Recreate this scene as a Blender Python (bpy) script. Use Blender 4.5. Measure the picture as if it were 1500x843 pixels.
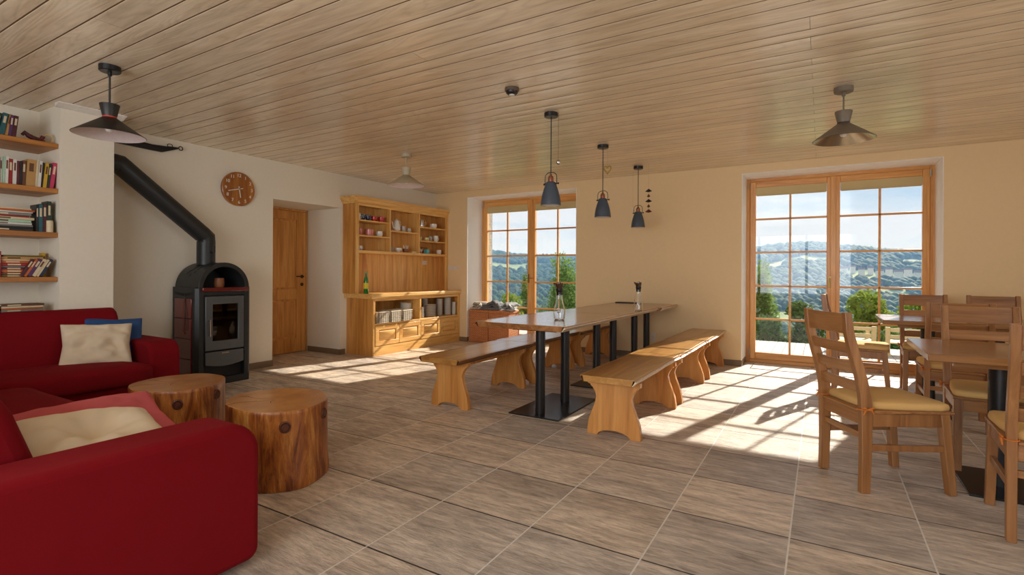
import bpy, bmesh, math, random
from mathutils import Vector, Matrix, Euler
from mathutils import noise as mnoise
PI = math.pi
S = bpy.context.scene
for o in list(bpy.data.objects): bpy.data.objects.remove(o)
COL = S.collection
random.seed(7)

# ------------------------------------------------------------------ camera, sky, sun, fill lamps, exposure
EXPOSURE = 0.13
SKY_STRENGTH = .97
SUN_STRENGTH = 10.0
FILL_R = 32.0      # added fill lamp outside the unseen right wall windows
FILL_F = 124.0      # added fill lamp outside the unseen windows behind the viewer
CAM_H = 1.18
def setup_camera():
    yaw, roll, f, cy = math.radians(-30.93), 0.0053, 756.5, 399.0
    cyw, syw, cr, sr = math.cos(yaw), math.sin(yaw), math.cos(roll), math.sin(roll)
    A = Matrix(((1,0,0),(0,0,-1),(0,1,0)))
    Rz = Matrix(((cyw,-syw,0),(syw,cyw,0),(0,0,1)))
    Rr = Matrix(((cr,-sr,0),(sr,cr,0),(0,0,1)))
    M = Rr @ A @ Rz
    R = Matrix((M[0], -M[1], -M[2])).transposed()
    cam = bpy.data.cameras.new('camera'); cam.sensor_width = 36.0
    cam.lens = 36.0*f/1500.0
    cam.shift_y = -(421.5-cy)/1500.0
    cam.clip_end = 3000; cam.clip_start = 0.02
    o = bpy.data.objects.new('camera', cam); COL.objects.link(o)
    o.matrix_world = Matrix.Translation((0,0,CAM_H)) @ R.to_4x4()
    S.camera = o
setup_camera()
S.view_settings.view_transform = 'Standard'
S.view_settings.look = 'None'
S.view_settings.exposure = EXPOSURE
S.view_settings.gamma = 1.0
S.view_settings.use_curve_mapping = False
S.cycles.max_bounces = 10
S.cycles.diffuse_bounces = 5
S.cycles.transparent_max_bounces = 24
S.cycles.use_denoising = True

def srgb(r, g, b):
    def c(u):
        u /= 255.0
        return u/12.92 if u <= .04045 else ((u+.055)/1.055)**2.4
    return (c(r), c(g), c(b), 1.0)

def make_world():
    w = bpy.data.worlds.new('world'); S.world = w; w.use_nodes = True
    nt = w.node_tree; N = nt.nodes; L = nt.links; N.clear()
    tc = N.new('ShaderNodeTexCoord'); sep = N.new('ShaderNodeSeparateXYZ'); L.new(tc.outputs['Generated'], sep.inputs[0])
    ramp = N.new('ShaderNodeValToRGB'); L.new(sep.outputs['Z'], ramp.inputs[0])
    e = ramp.color_ramp.elements
    e[0].position = 0.0; e[0].color = srgb(214,229,242)
    e[1].position = 1.0; e[1].color = srgb(70,120,185)
    k = ramp.color_ramp.elements.new(.22); k.color = srgb(168,203,236)
    # clouds: project direction on a flat layer
    mp = N.new('ShaderNodeMapping'); mp.inputs['Scale'].default_value = (1.1,1.1,7); L.new(tc.outputs['Generated'], mp.inputs[0])
    nz = N.new('ShaderNodeTexNoise'); nz.inputs['Scale'].default_value = 2.6; nz.inputs['Detail'].default_value = 8; nz.inputs['Roughness'].default_value = .56
    L.new(mp.outputs[0], nz.inputs['Vector'])
    cr = N.new('ShaderNodeValToRGB'); cr.color_ramp.elements[0].position = .33; cr.color_ramp.elements[1].position = .52
    L.new(nz.outputs[0], cr.inputs[0])
    mix = N.new('ShaderNodeMixRGB'); mix.inputs[2].default_value = srgb(244,246,250)
    mm = N.new('ShaderNodeMath'); mm.operation = 'MULTIPLY'; mm.inputs[1].default_value = .9
    L.new(cr.outputs[0], mm.inputs[0]); L.new(mm.outputs[0], mix.inputs[0]); L.new(ramp.outputs[0], mix.inputs[1])
    bg = N.new('ShaderNodeBackground'); bg.inputs[1].default_value = SKY_STRENGTH
    L.new(mix.outputs[0], bg.inputs[0])
    out = N.new('ShaderNodeOutputWorld'); L.new(bg.outputs[0], out.inputs[0])
make_world()

def make_sun():
    l = bpy.data.lights.new('sun','SUN'); l.energy = SUN_STRENGTH; l.angle = math.radians(.7); l.color = (1.0,.93,.82)
    o = bpy.data.objects.new('sun', l); COL.objects.link(o)
    d = Vector((-.46,-1.72,-1.0))            # direction the light travels
    o.rotation_euler = d.to_track_quat('-Z','Y').to_euler()
    o.location = (3,12,8)
make_sun()
def area(name, loc, aim, sx, sy, watts, color):
    l = bpy.data.lights.new(name,'AREA'); l.shape='RECTANGLE'; l.size=sx; l.size_y=sy; l.energy=watts; l.color=color
    o = bpy.data.objects.new(name,l); COL.objects.link(o); o.location=loc
    o.rotation_euler = Vector(aim).to_track_quat('-Z','Y').to_euler()
    return o
XR, YF, ZC, XL, YB = 3.75, -1.75, 2.551, -5.836, 7.117   # room: right wall, wall behind viewer, ceiling, left wall, back wall
# fill lamps added outside the invented windows on the right and behind the viewer
area('fill_right', (XR+.30,2.6,1.45), (-1,0,-.05), 3.8, 1.7, FILL_R, (.93,.97,1.0))
area('fill_front', (-1.6,YF-.30,1.45), (0,1,-.05), 4.6, 1.7, FILL_F, (.93,.97,1.0))

# ------------------------------------------------------------------ helpers
def wmat(o):
    m = Matrix.LocRotScale(o.location, o.rotation_euler, o.scale)
    while o.parent:
        o = o.parent
        m = Matrix.LocRotScale(o.location, o.rotation_euler, o.scale) @ m
    return m

class MB:
    def __init__(s): s.v=[]; s.f=[]; s.mi=[]; s.cur=0
    def add(s, vs, fs):
        b=len(s.v); s.v.extend([Vector(p) for p in vs]); s.f.extend([[b+i for i in f] for f in fs]); s.mi.extend([s.cur]*len(fs)); return s
    def box(s, x0,x1,y0,y1,z0,z1):
        if x0>x1: x0,x1=x1,x0
        if y0>y1: y0,y1=y1,y0
        if z0>z1: z0,z1=z1,z0
        return s.add([(x0,y0,z0),(x1,y0,z0),(x1,y1,z0),(x0,y1,z0),(x0,y0,z1),(x1,y0,z1),(x1,y1,z1),(x0,y1,z1)],
              [(0,3,2,1),(4,5,6,7),(0,1,5,4),(1,2,6,5),(2,3,7,6),(3,0,4,7)])
    def hexa(s, p): return s.add(p,[(0,3,2,1),(4,5,6,7),(0,1,5,4),(1,2,6,5),(2,3,7,6),(3,0,4,7)])
    def prism(s, pts, ax, a, b):
        """outline pts (u,v) in the plane normal to axis ax, extruded a..b. ax 'x': (y,z); 'y': (x,z); 'z': (x,y)"""
        n=len(pts); mk={'x':lambda u,v,w:(w,u,v),'y':lambda u,v,w:(u,w,v),'z':lambda u,v,w:(u,v,w)}[ax]
        vs=[mk(u,v,a) for u,v in pts]+[mk(u,v,b) for u,v in pts]
        fs=[list(range(n))[::-1], [n+i for i in range(n)]]+[(i,(i+1)%n,n+(i+1)%n,n+i) for i in range(n)]
        area2=sum(pts[i][0]*pts[(i+1)%n][1]-pts[(i+1)%n][0]*pts[i][1] for i in range(n))
        flip = (area2<0) ^ (b<a) ^ (ax=='y')
        if flip: fs=[list(f)[::-1] for f in fs]
        return s.add(vs,fs)
    def ring(s, outer, inner, ax, a, b):
        """frame: two outlines with equal counts, extruded"""
        n=len(outer); mk={'x':lambda u,v,w:(w,u,v),'y':lambda u,v,w:(u,w,v),'z':lambda u,v,w:(u,v,w)}[ax]
        vs=[mk(u,v,w) for w in (a,b) for L_ in (outer,inner) for u,v in L_]
        fs=[]
        for i in range(n):
            j=(i+1)%n
            fs+=[(i,j,n+j,n+i),(2*n+j,2*n+i,3*n+i,3*n+j),(j,i,2*n+i,2*n+j),(n+i,n+j,3*n+j,3*n+i)]
        return s.add(vs,fs)
    def lathe(s, prof, c=(0,0,0), n=32, ax='z', cap=True):
        vs=[]; fs=[]; m=len(prof)
        for i in range(n):
            a=2*PI*i/n; ca,sa=math.cos(a),math.sin(a)
            for r,h in prof:
                p={'z':(r*ca,r*sa,h),'x':(h,r*ca,r*sa),'y':(r*sa,h,r*ca)}[ax]
                vs.append((c[0]+p[0],c[1]+p[1],c[2]+p[2]))
        for i in range(n):
            j=(i+1)%n
            for k in range(m-1):
                fs.append((i*m+k,j*m+k,j*m+k+1,i*m+k+1))
        if cap:
            if prof[0][0]>1e-5: fs.append([i*m for i in range(n)][::-1])
            if prof[-1][0]>1e-5: fs.append([i*m+m-1 for i in range(n)])
        return s.add(vs,fs)
    def cyl(s, p0, p1, r, n=16, r1=None):
        return s.tube([p0,p1], [r, r if r1 is None else r1], n)
    def tube(s, path, r, n=10, closed=False):
        path=[Vector(p) for p in path]; m=len(path)
        rs = r if isinstance(r,(list,tuple)) else [r]*m
        vs=[]; fs=[]; up=None
        for i,p in enumerate(path):
            if closed: t=(path[(i+1)%m]-path[i-1]).normalized()
            else: t=(path[min(i+1,m-1)]-path[max(i-1,0)]).normalized()
            if up is None:
                up=Vector((0,0,1)) if abs(t.z)<.9 else Vector((1,0,0))
            u=t.cross(up)
            if u.length<1e-6: u=t.cross(Vector((.3,.8,.5)))
            u.normalize(); w=u.cross(t).normalized(); up=w
            for k in range(n):
                a=2*PI*k/n; vs.append(p+(u*math.cos(a)+w*math.sin(a))*rs[i])
        for i in range(m if closed else m-1):
            j=(i+1)%m
            for k in range(n):
                l=(k+1)%n; fs.append((i*n+k,i*n+l,j*n+l,j*n+k))
        if not closed:
            fs.append([k for k in range(n)][::-1]); fs.append([(m-1)*n+k for k in range(n)])
        return s.add(vs,fs)
    def bar(s, p0, p1, w, h, up=(0,0,1)):
        p0=Vector(p0); p1=Vector(p1); t=(p1-p0).normalized(); u=t.cross(Vector(up)).normalized(); v=u.cross(t)
        q=[]
        for p in (p0,p1):
            q+=[p-u*w/2-v*h/2,p+u*w/2-v*h/2,p+u*w/2+v*h/2,p-u*w/2+v*h/2]
        return s.add(q,[(0,1,2,3),(7,6,5,4),(0,4,5,1),(1,5,6,2),(2,6,7,3),(3,7,4,0)])
    def sweep(s, path, prof_fn):
        """path of centres; prof_fn(i)-> list of world points for that ring (closed)"""
        rings=[prof_fn(i) for i in range(len(path))]; n=len(rings[0]); vs=[p for r_ in rings for p in r_]; fs=[]
        for i in range(len(rings)-1):
            for k in range(n):
                l=(k+1)%n; fs.append((i*n+k,i*n+l,(i+1)*n+l,(i+1)*n+k))
        fs.append(list(range(n))[::-1]); fs.append([(len(rings)-1)*n+k for k in range(n)])
        return s.add(vs,fs)
    def mats(s, i): s.cur=i; return s
    def build(s, name, mat, parent=None, bevel=0, seg=2, world=True, angle=35, sub=0, recalc=True, smooth=True):
        me=bpy.data.meshes.new(name)
        vs=s.v
        if parent is not None and world:
            inv=wmat(parent).inverted(); vs=[inv@v for v in s.v]
        me.from_pydata([tuple(v) for v in vs],[],s.f)
        mats = mat if isinstance(mat,(list,tuple)) else [mat]
        for m in mats: me.materials.append(m)
        if len(mats)>1: me.polygons.foreach_set('material_index', s.mi)
        if recalc:
            bm=bmesh.new(); bm.from_mesh(me); bmesh.ops.recalc_face_normals(bm,faces=bm.faces); bm.to_mesh(me); bm.free()
        if smooth:
            me.polygons.foreach_set('use_smooth',[True]*len(me.polygons))
            me.set_sharp_from_angle(angle=math.radians(angle))
        me.update()
        o=bpy.data.objects.new(name,me); COL.objects.link(o)
        if parent is not None: o.parent=parent
        if bevel>0:
            b=o.modifiers.new('bevel','BEVEL'); b.width=bevel; b.segments=seg; b.limit_method='ANGLE'; b.angle_limit=math.radians(40)
        if sub>0:
            b=o.modifiers.new('sub','SUBSURF'); b.levels=sub; b.render_levels=sub
        return o

def tag(o, label, cat, group=None):
    o['label']=label; o['category']=cat
    if group: o['group']=group
    return o
def thing(name, label, cat, loc=(0,0,0), rz=0, group=None):
    o=bpy.data.objects.new(name,None); COL.objects.link(o); o.location=loc; o.rotation_euler=(0,0,rz); o.empty_display_size=.05
    return tag(o,label,cat,group)
def structure(o): o['kind']='structure'; return o
def kids(o): return [c for c in KIDS.get(o.name,[])] if False else [c for c in bpy.data.objects if c.parent==o]
def dup(root, loc=None, rz=None, label=None, group=None):
    def cp(o,par):
        c=o.copy(); COL.objects.link(c)
        if par is not None: c.parent=par
        for ch in kids(o): cp(ch,c)
        return c
    r=cp(root,None)
    if loc is not None: r.location=loc
    if rz is not None: r.rotation_euler=(0,0,rz)
    if label: r['label']=label
    if group: r['group']=group
    return r
def rrect(u0,u1,v0,v1,r,n=5,rs=None):
    """rounded rectangle outline; rs optional radii (u0v0,u1v0,u1v1,u0v1)"""
    rs=rs or (r,r,r,r); P=[]
    for (cu,cv,a0,rr) in ((u0,v0,PI,rs[0]),(u1,v0,1.5*PI,rs[1]),(u1,v1,0,rs[2]),(u0,v1,.5*PI,rs[3])):
        su=1 if cu==u0 else -1; sv=1 if cv==v0 else -1
        if rr<1e-6: P.append((cu,cv)); continue
        for i in range(n+1):
            a=a0+.5*PI*i/n; P.append((cu+su*rr+rr*math.cos(a), cv+sv*rr+rr*math.sin(a)))
    return P

# ------------------------------------------------------------------ materials
def mat_base(name, rough=.5, metal=0, color=(.8,.8,.8,1), coat=0, spec=.5):
    m=bpy.data.materials.new(name); m.use_nodes=True; nt=m.node_tree; b=nt.nodes['Principled BSDF']
    b.inputs['Base Color'].default_value=color; b.inputs['Roughness'].default_value=rough; b.inputs['Metallic'].default_value=metal
    b.inputs['Specular IOR Level'].default_value=spec
    if coat: b.inputs['Coat Weight'].default_value=coat; b.inputs['Coat Roughness'].default_value=.15
    return m,nt,b
def obj_coords(nt, scale, loc=(0,0,0)):
    tc=nt.nodes.new('ShaderNodeTexCoord'); mp=nt.nodes.new('ShaderNodeMapping'); mp.inputs['Scale'].default_value=scale; mp.inputs['Location'].default_value=loc
    nt.links.new(tc.outputs['Object'], mp.inputs[0]); return mp.outputs[0]
def noise_n(nt, vec, scale, detail=4, rough=.55, dist=0):
    n=nt.nodes.new('ShaderNodeTexNoise'); n.inputs['Scale'].default_value=scale; n.inputs['Detail'].default_value=detail; n.inputs['Roughness'].default_value=rough; n.inputs['Distortion'].default_value=dist
    nt.links.new(vec,n.inputs['Vector']); return n.outputs[0]
def ramp_n(nt, fac, stops):
    r=nt.nodes.new('ShaderNodeValToRGB'); e=r.color_ramp.elements
    e[0].position,e[0].color=stops[0]; e[1].position,e[1].color=stops[-1]
    for p,c in stops[1:-1]:
        k=e.new(p); k.color=c
    nt.links.new(fac,r.inputs[0]); return r.outputs[0]
def bump_n(nt, b, h, strength=.2, dist=.01):
    n=nt.nodes.new('ShaderNodeBump'); n.inputs['Strength'].default_value=strength; n.inputs['Distance'].default_value=dist
    nt.links.new(h,n.inputs['Height']); nt.links.new(n.outputs[0], b.inputs['Normal']); return n
def mix_n(nt, fac, a, b, mode='MIX'):
    m=nt.nodes.new('ShaderNodeMixRGB'); m.blend_type=mode
    for i,x in ((0,fac),(1,a),(2,b)):
        if isinstance(x,(int,float)): m.inputs[i].default_value=x
        elif isinstance(x,tuple): m.inputs[i].default_value=x
        else: nt.links.new(x,m.inputs[i])
    return m.outputs[0]
def math_n(nt, op, a, b=None):
    m=nt.nodes.new('ShaderNodeMath'); m.operation=op
    for i,x in ((0,a),(1,b)):
        if x is None: continue
        if isinstance(x,(int,float)): m.inputs[i].default_value=x
        else: nt.links.new(x,m.inputs[i])
    return m.outputs[0]
def wood(name, dark, mid, light, axis='z', scale=1.0, rough=.4, coat=.0, bump=.08, staves=0):
    """grain runs along axis; staves = width of glued strips"""
    m,nt,b=mat_base(name,rough,0,mid,coat)
    st={'x':(.07,1,1),'y':(1,.07,1),'z':(1,1,.07)}[axis]
    v=obj_coords(nt,tuple(k*scale for k in st))
    oi=nt.nodes.new('ShaderNodeObjectInfo'); cmb=nt.nodes.new('ShaderNodeVectorMath'); cmb.operation='SCALE'
    geo=nt.nodes.new('ShaderNodeNewGeometry')
    rnd=math_n(nt,'ADD',math_n(nt,'MULTIPLY',oi.outputs['Random'],7.0),math_n(nt,'MULTIPLY',geo.outputs['Random Per Island'],5.0))
    add=nt.nodes.new('ShaderNodeVectorMath'); add.operation='ADD'; nt.links.new(v,add.inputs[0])
    cx=nt.nodes.new('ShaderNodeCombineXYZ')
    for i in range(3): nt.links.new(rnd,cx.inputs[i])
    nt.links.new(cx.outputs[0],add.inputs[1])
    n1=noise_n(nt,add.outputs[0],9,6,.6,1.2)
    n2=noise_n(nt,add.outputs[0],60,4,.6,.3)
    c=ramp_n(nt,n1,[(.28,dark),(.5,mid),(.72,light)])
    c2=ramp_n(nt,n2,[(.3,(.80,.78,.76,1)),(.62,(1.03,1.03,1.03,1))])
    out=mix_n(nt,.75,c,c2,'MULTIPLY')
    if staves:
        tc=nt.nodes.new('ShaderNodeTexCoord'); sp=nt.nodes.new('ShaderNodeSeparateXYZ'); nt.links.new(tc.outputs['Object'],sp.inputs[0])
        ax={'x':'Y','y':'X','z':'Y'}[axis]
        fl=math_n(nt,'FLOOR',math_n(nt,'DIVIDE',sp.outputs[ax],staves))
        wn=nt.nodes.new('ShaderNodeTexWhiteNoise'); wn.noise_dimensions='1D'; nt.links.new(fl,wn.inputs['W'])
        tone=ramp_n(nt,wn.outputs[0],[(0,(.86,.84,.81,1)),(1,(1.0,1.0,1.0,1))])
        out=mix_n(nt,1.0,out,tone,'MULTIPLY')
    nt.links.new(out,b.inputs['Base Color'])
    bump_n(nt,b,n2,bump,.002)
    return m
def cloth(name, c1, c2, scale=400, rough=.95, sheen=.3, bump=.15):
    m,nt,b=mat_base(name,rough,0,c1,0,.2)
    v=obj_coords(nt,(1,1,1)); n=noise_n(nt,v,scale,3); n2=noise_n(nt,v,6,3)
    c=mix_n(nt,math_n(nt,'MULTIPLY',n2,.8),c1,c2); nt.links.new(c,b.inputs['Base Color'])
    b.inputs['Sheen Weight'].default_value=sheen; b.inputs['Sheen Roughness'].default_value=.5
    b.inputs['Sheen Tint'].default_value=c2
    bump_n(nt,b,n,bump,.001); return m
def plain(name, col, rough=.5, metal=0, coat=0, bump=0, bscale=60, var=.9):
    m,nt,b=mat_base(name,rough,metal,col,coat)
    v=obj_coords(nt,(1,1,1)); n=noise_n(nt,v,bscale,3)
    r=ramp_n(nt,n,[(.3,tuple(k*var for k in col[:3])+(1,)),(.7,col)]); nt.links.new(r,b.inputs['Base Color'])
    if bump: bump_n(nt,b,n,bump,.003)
    return m
M={}
M['plaster']=plain('plaster',srgb(234,207,162),.9,0,0,.05,30,.975)
M['plaster_white']=plain('white_plaster',srgb(230,222,204),.9,0,0,.05,30,.975)
M['oak']=wood('oak_cabinet',srgb(194,132,58),srgb(228,176,98),srgb(240,198,124),'z',1,.42,.15)
M['oak_y']=wood('oak_cabinet_lengthwise',srgb(200,140,66),srgb(232,182,106),srgb(244,204,134),'y',1,.40,.15)
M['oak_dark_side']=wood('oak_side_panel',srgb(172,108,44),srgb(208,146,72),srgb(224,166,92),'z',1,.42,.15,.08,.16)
M['frame_wood']=wood('stained_window_wood',srgb(190,124,58),srgb(222,160,88),srgb(234,178,108),'z',1,.4,.2)
M['frame_wood_x']=wood('stained_window_wood_across',srgb(190,124,58),srgb(222,160,88),srgb(234,178,108),'x',1,.4,.2)
M['door_wood']=wood('interior_door_wood',srgb(176,110,44),srgb(212,148,72),srgb(228,170,96),'z',.9,.45,.15)
M['shelf_wood']=wood('shelf_wood',srgb(140,84,28),srgb(180,116,48),srgb(200,138,64),'y',1,.5,.1)
M['slab']=wood('table_slab_wood',srgb(124,78,42),srgb(164,112,66),srgb(190,140,90),'y',.8,.22,.5,.05,.14)
M['bench_top']=wood('bench_slab_wood',srgb(156,104,50),srgb(196,142,74),srgb(216,168,98),'y',.8,.28,.35,.05,.11)
M['sunlit_edge']=plain('highlit_live_edge',srgb(236,214,182),.35,0,.5,.5,24)  # pale edge wood, lightened further to carry the bright highlight along it
M['bark_dark']=plain('brown_live_edge',srgb(110,62,34),.4,0,.3,.5,24)
M['bench_leg']=wood('bench_leg_wood',srgb(180,116,50),srgb(212,148,76),srgb(226,166,94),'z',.8,.45,.1)
M['chair']=wood('chair_wood',srgb(122,78,42),srgb(158,108,62),srgb(182,132,82),'z',1,.42,.15)
M['chair_x']=wood('chair_wood_rails',srgb(122,78,42),srgb(158,108,62),srgb(182,132,82),'y',1,.42,.15)
M['ctable']=wood('cafe_table_wood',srgb(120,78,42),srgb(154,106,62),srgb(178,132,84),'x',.9,.24,.45,.05,.12)
M['seat_fabric']=cloth('ochre_seat_cushion',srgb(212,168,102),srgb(222,184,124),300,.9,.2)
M['tie']=cloth('orange_tie_cord',srgb(190,110,50),srgb(210,130,60),300)
M['sofa']=cloth('crimson_sofa_fabric',srgb(110,2,12),srgb(124,5,20),500,.9,.2)
M['pink']=cloth('dusty_pink_pillow_fabric',srgb(176,76,80),srgb(200,100,102),300,.85,.4)
M['cream']=cloth('cream_pillow_fabric',srgb(206,188,160),srgb(226,210,184),300,.85,.3)
M['cream_print']=cloth('cream_pillow_reverse',srgb(224,212,200),srgb(236,226,214),300)
M['blue']=cloth('blue_pillow_fabric',srgb(38,66,112),srgb(58,90,140),300,.85,.3)
M['navy']=cloth('dark_navy_fabric',srgb(18,26,44),srgb(28,38,60),300)
M['black_metal']=plain('black_powder_coat',srgb(34,34,36),.35,.3,.1)
M['iron']=plain('dark_stove_steel',srgb(48,50,50),.42,.35,0,.05,300)
M['iron_gray']=plain('grey_stove_door_steel',srgb(96,100,102),.38,.45)
M['opening_shade']=plain('black_stove_opening',srgb(14,13,13),.7)  # flat black standing in for the shade inside slots, holes and openings
M['tile_red']=plain('glazed_oxblood_tile',srgb(98,18,22),.12,0,.6,.05,14)
M['chrome']=plain('polished_chrome',srgb(210,210,208),.12,1)
M['steel']=plain('brushed_steel',srgb(170,168,160),.3,1)
M['brass']=plain('old_brass',srgb(170,136,78),.35,.9)
M['bronze']=plain('dark_bronze',srgb(88,70,48),.35,.9)
M['copper']=plain('copper_socket',srgb(160,104,84),.35,.8)
M['pend_blue']=plain('slate_blue_lamp_enamel',srgb(70,80,92),.5)
M['pend_in']=plain('pale_lamp_interior',srgb(222,212,196),.6)
M['cone_black']=plain('black_lamp_enamel',srgb(38,36,34),.45)
M['cone_in']=plain('pinkish_white_lamp_interior',srgb(222,208,204),.5)
M['cone_beige']=plain('sand_lamp_enamel',srgb(190,176,148),.5)
M['cone_taupe']=plain('taupe_lamp_enamel',srgb(120,108,92),.5)
M['cone_silver']=plain('silver_lamp_interior',srgb(190,180,160),.25,.9)
M['red_ring']=plain('red_lamp_ring',srgb(200,70,50),.4)
M['bulb']=plain('frosted_bulb_glass',srgb(240,236,228),.2)
M['white_paint']=plain('white_paint',srgb(236,232,224),.5)
M['white_plastic']=plain('white_plastic',srgb(228,220,206),.35)
M['plastic_dark']=plain('smoked_plastic',srgb(70,48,36),.25,0,.5)
M['wicker']=None
M['porcelain']=plain('white_porcelain',srgb(232,228,218),.18,0,.4)
M['glazed_gray']=plain('grey_speckled_glaze',srgb(186,180,168),.25,0,.3)
M['yellow_glaze']=plain('pale_yellow_glaze',srgb(224,204,140),.25,0,.3)
M['pink_glaze']=plain('rose_glaze',srgb(206,120,112),.25,0,.3)
M['red_glaze']=plain('red_enamel',srgb(190,24,34),.2,0,.4)
M['navy_glaze']=plain('navy_enamel',srgb(22,30,60),.2,0,.4)
M['turq']=plain('turquoise_card',srgb(90,190,200),.5)
M['paper']=plain('book_pages',srgb(226,212,184),.9)
M['rope']=plain('light_cord',srgb(196,160,110),.8)
M['wreath']=plain('straw_heart',srgb(170,140,70),.9,0,0,.8,120)
M['brown_pot']=plain('brown_speckled_clay',srgb(140,84,46),.5,0,0,.4,60)
M['stone']=None
M['green_glass']=plain('green_bottle_glass',srgb(16,120,40),.08,0,.6)
M['yellow_label']=plain('yellow_bottle_label',srgb(226,206,50),.5)
M['grout_dark']=plain('dark_mat_strip',srgb(70,62,54),.8)
M['base_tile']=plain('skirting_tile',srgb(128,106,82),.5,0,0,.3,20)
M['blind']=cloth('beige_roller_blind',srgb(196,176,128),srgb(206,188,142),200,.9,.1)
def two_tone(name,a,b,scale,thr=.5):
    m,nt,bs=mat_base(name,.3,0,a,.3); v=obj_coords(nt,(1,1,1)); vo=nt.nodes.new('ShaderNodeTexVoronoi'); vo.inputs['Scale'].default_value=scale; nt.links.new(v,vo.inputs['Vector'])
    c=ramp_n(nt,vo.outputs['Distance'],[(thr-.03,b),(thr+.03,a)]); nt.links.new(c,bs.inputs['Base Color']); return m
M['red_dots']=two_tone('red_dotted_enamel',srgb(188,30,40),srgb(240,220,216),70,.22)
M['navy_dots']=two_tone('navy_dotted_enamel',srgb(20,28,56),srgb(220,224,236),60,.22)
M['white_blue']=two_tone('white_glaze_blue_pattern',srgb(230,228,222),srgb(50,70,120),30,.25)

def wicker(name,c1,c2,sc=90):
    m,nt,b=mat_base(name,.6,0,c1)
    tc=nt.nodes.new('ShaderNodeTexCoord'); br=nt.nodes.new('ShaderNodeTexBrick'); 
    mp=nt.nodes.new('ShaderNodeMapping'); mp.inputs['Rotation'].default_value=(0,0,0)
    sp=nt.nodes.new('ShaderNodeSeparateXYZ'); nt.links.new(tc.outputs['Object'],sp.inputs[0])
    cb=nt.nodes.new('ShaderNodeCombineXYZ'); nt.links.new(math_n(nt,'ADD',sp.outputs['X'],sp.outputs['Y']),cb.inputs[0]); nt.links.new(sp.outputs['Z'],cb.inputs[1])
    nt.links.new(cb.outputs[0],br.inputs['Vector'])
    br.inputs['Scale'].default_value=sc/3; br.inputs['Color1'].default_value=c1; br.inputs['Color2'].default_value=c2; br.inputs['Mortar'].default_value=tuple(k*.35 for k in c1[:3])+(1,)
    br.inputs['Mortar Size'].default_value=.05; br.inputs['Brick Width'].default_value=.9; br.inputs['Row Height'].default_value=.42
    nt.links.new(br.outputs['Color'],b.inputs['Base Color'])
    bump_n(nt,b,math_n(nt,'SUBTRACT',1.0,br.outputs['Fac']),.8,.006); return m
M['wicker']=wicker('red_brown_wicker',srgb(206,130,80),srgb(222,150,98),66)
M['wicker_pale']=wicker('pale_wicker',srgb(190,168,136),srgb(214,194,160))
M['bwicker']=plain('white_washed_willow',srgb(206,194,172),.7,0,0,.5,80)
M['bwicker_dark']=plain('brown_willow',srgb(110,88,62),.7,0,0,.5,80)

def mat_floor():
    m,nt,b=mat_base('slate_look_floor_tiles',.4)
    tc=nt.nodes.new('ShaderNodeTexCoord'); sp=nt.nodes.new('ShaderNodeSeparateXYZ'); nt.links.new(tc.outputs['Object'],sp.inputs[0])
    P=.5168
    ux=math_n(nt,'DIVIDE',math_n(nt,'ADD',sp.outputs['X'],.634+P*40),P); uy=math_n(nt,'DIVIDE',math_n(nt,'ADD',sp.outputs['Y'],-2.098+P*40),P)
    def edge(u):
        f=math_n(nt,'FRACT',u); g=math_n(nt,'SUBTRACT',1.0,f); return math_n(nt,'MINIMUM',f,g)
    ex,ey=edge(ux),edge(uy); e=math_n(nt,'MINIMUM',ex,ey)
    gx=math_n(nt,'LESS_THAN',ex,.0068); gy=math_n(nt,'LESS_THAN',ey,.0085)
    grout=math_n(nt,'MAXIMUM',gx,gy)
    cb=nt.nodes.new('ShaderNodeCombineXYZ'); nt.links.new(math_n(nt,'FLOOR',ux),cb.inputs[0]); nt.links.new(math_n(nt,'FLOOR',uy),cb.inputs[1])
    wn=nt.nodes.new('ShaderNodeTexWhiteNoise'); wn.noise_dimensions='2D'; nt.links.new(cb.outputs[0],wn.inputs['Vector'])
    v=nt.nodes.new('ShaderNodeMapping'); v.inputs['Scale'].default_value=(.30,1.5,1); nt.links.new(tc.outputs['Object'],v.inputs[0])
    add=nt.nodes.new('ShaderNodeVectorMath'); add.operation='ADD'; nt.links.new(v.outputs[0],add.inputs[0]); 
    sc=nt.nodes.new('ShaderNodeVectorMath'); sc.operation='SCALE'; sc.inputs['Scale'].default_value=9; nt.links.new(wn.outputs['Color'],sc.inputs[0]); nt.links.new(sc.outputs[0],add.inputs[1])
    n1=noise_n(nt,add.outputs[0],26,10,.74,.35); n2=noise_n(nt,add.outputs[0],4,5,.6,.3); n3=noise_n(nt,add.outputs[0],120,4,.7)
    c=ramp_n(nt,n2,[(.30,srgb(162,150,138)),(.5,srgb(198,186,172)),(.7,srgb(220,208,192))])
    c=mix_n(nt,1.0,c,ramp_n(nt,n1,[(.34,(.60,.57,.55,1)),(.5,(1.0,.99,.98,1)),(.64,(1.32,1.31,1.3,1))]),'MULTIPLY')
    tone=ramp_n(nt,wn.outputs['Value'],[(0,(.98,.97,.98,1)),(.5,(1.10,1.07,1.05,1)),(1,(1.22,1.14,1.05,1))])
    c=mix_n(nt,1.0,c,tone,'MULTIPLY')
    gcol=mix_n(nt,gx,srgb(58,48,40),srgb(240,234,224))
    c=mix_n(nt,grout,c,gcol)
    nt.links.new(c,b.inputs['Base Color'])
    rr=ramp_n(nt,n1,[(.3,(.46,.46,.46,1)),(.7,(.30,.30,.30,1))]); nt.links.new(rr,b.inputs['Roughness'])
    h=math_n(nt,'SUBTRACT',math_n(nt,'ADD',n1,math_n(nt,'MULTIPLY',n3,.35)),math_n(nt,'MULTIPLY',grout,.9))
    bump_n(nt,b,h,1.0,.012); return m
M['floor']=mat_floor()
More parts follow.
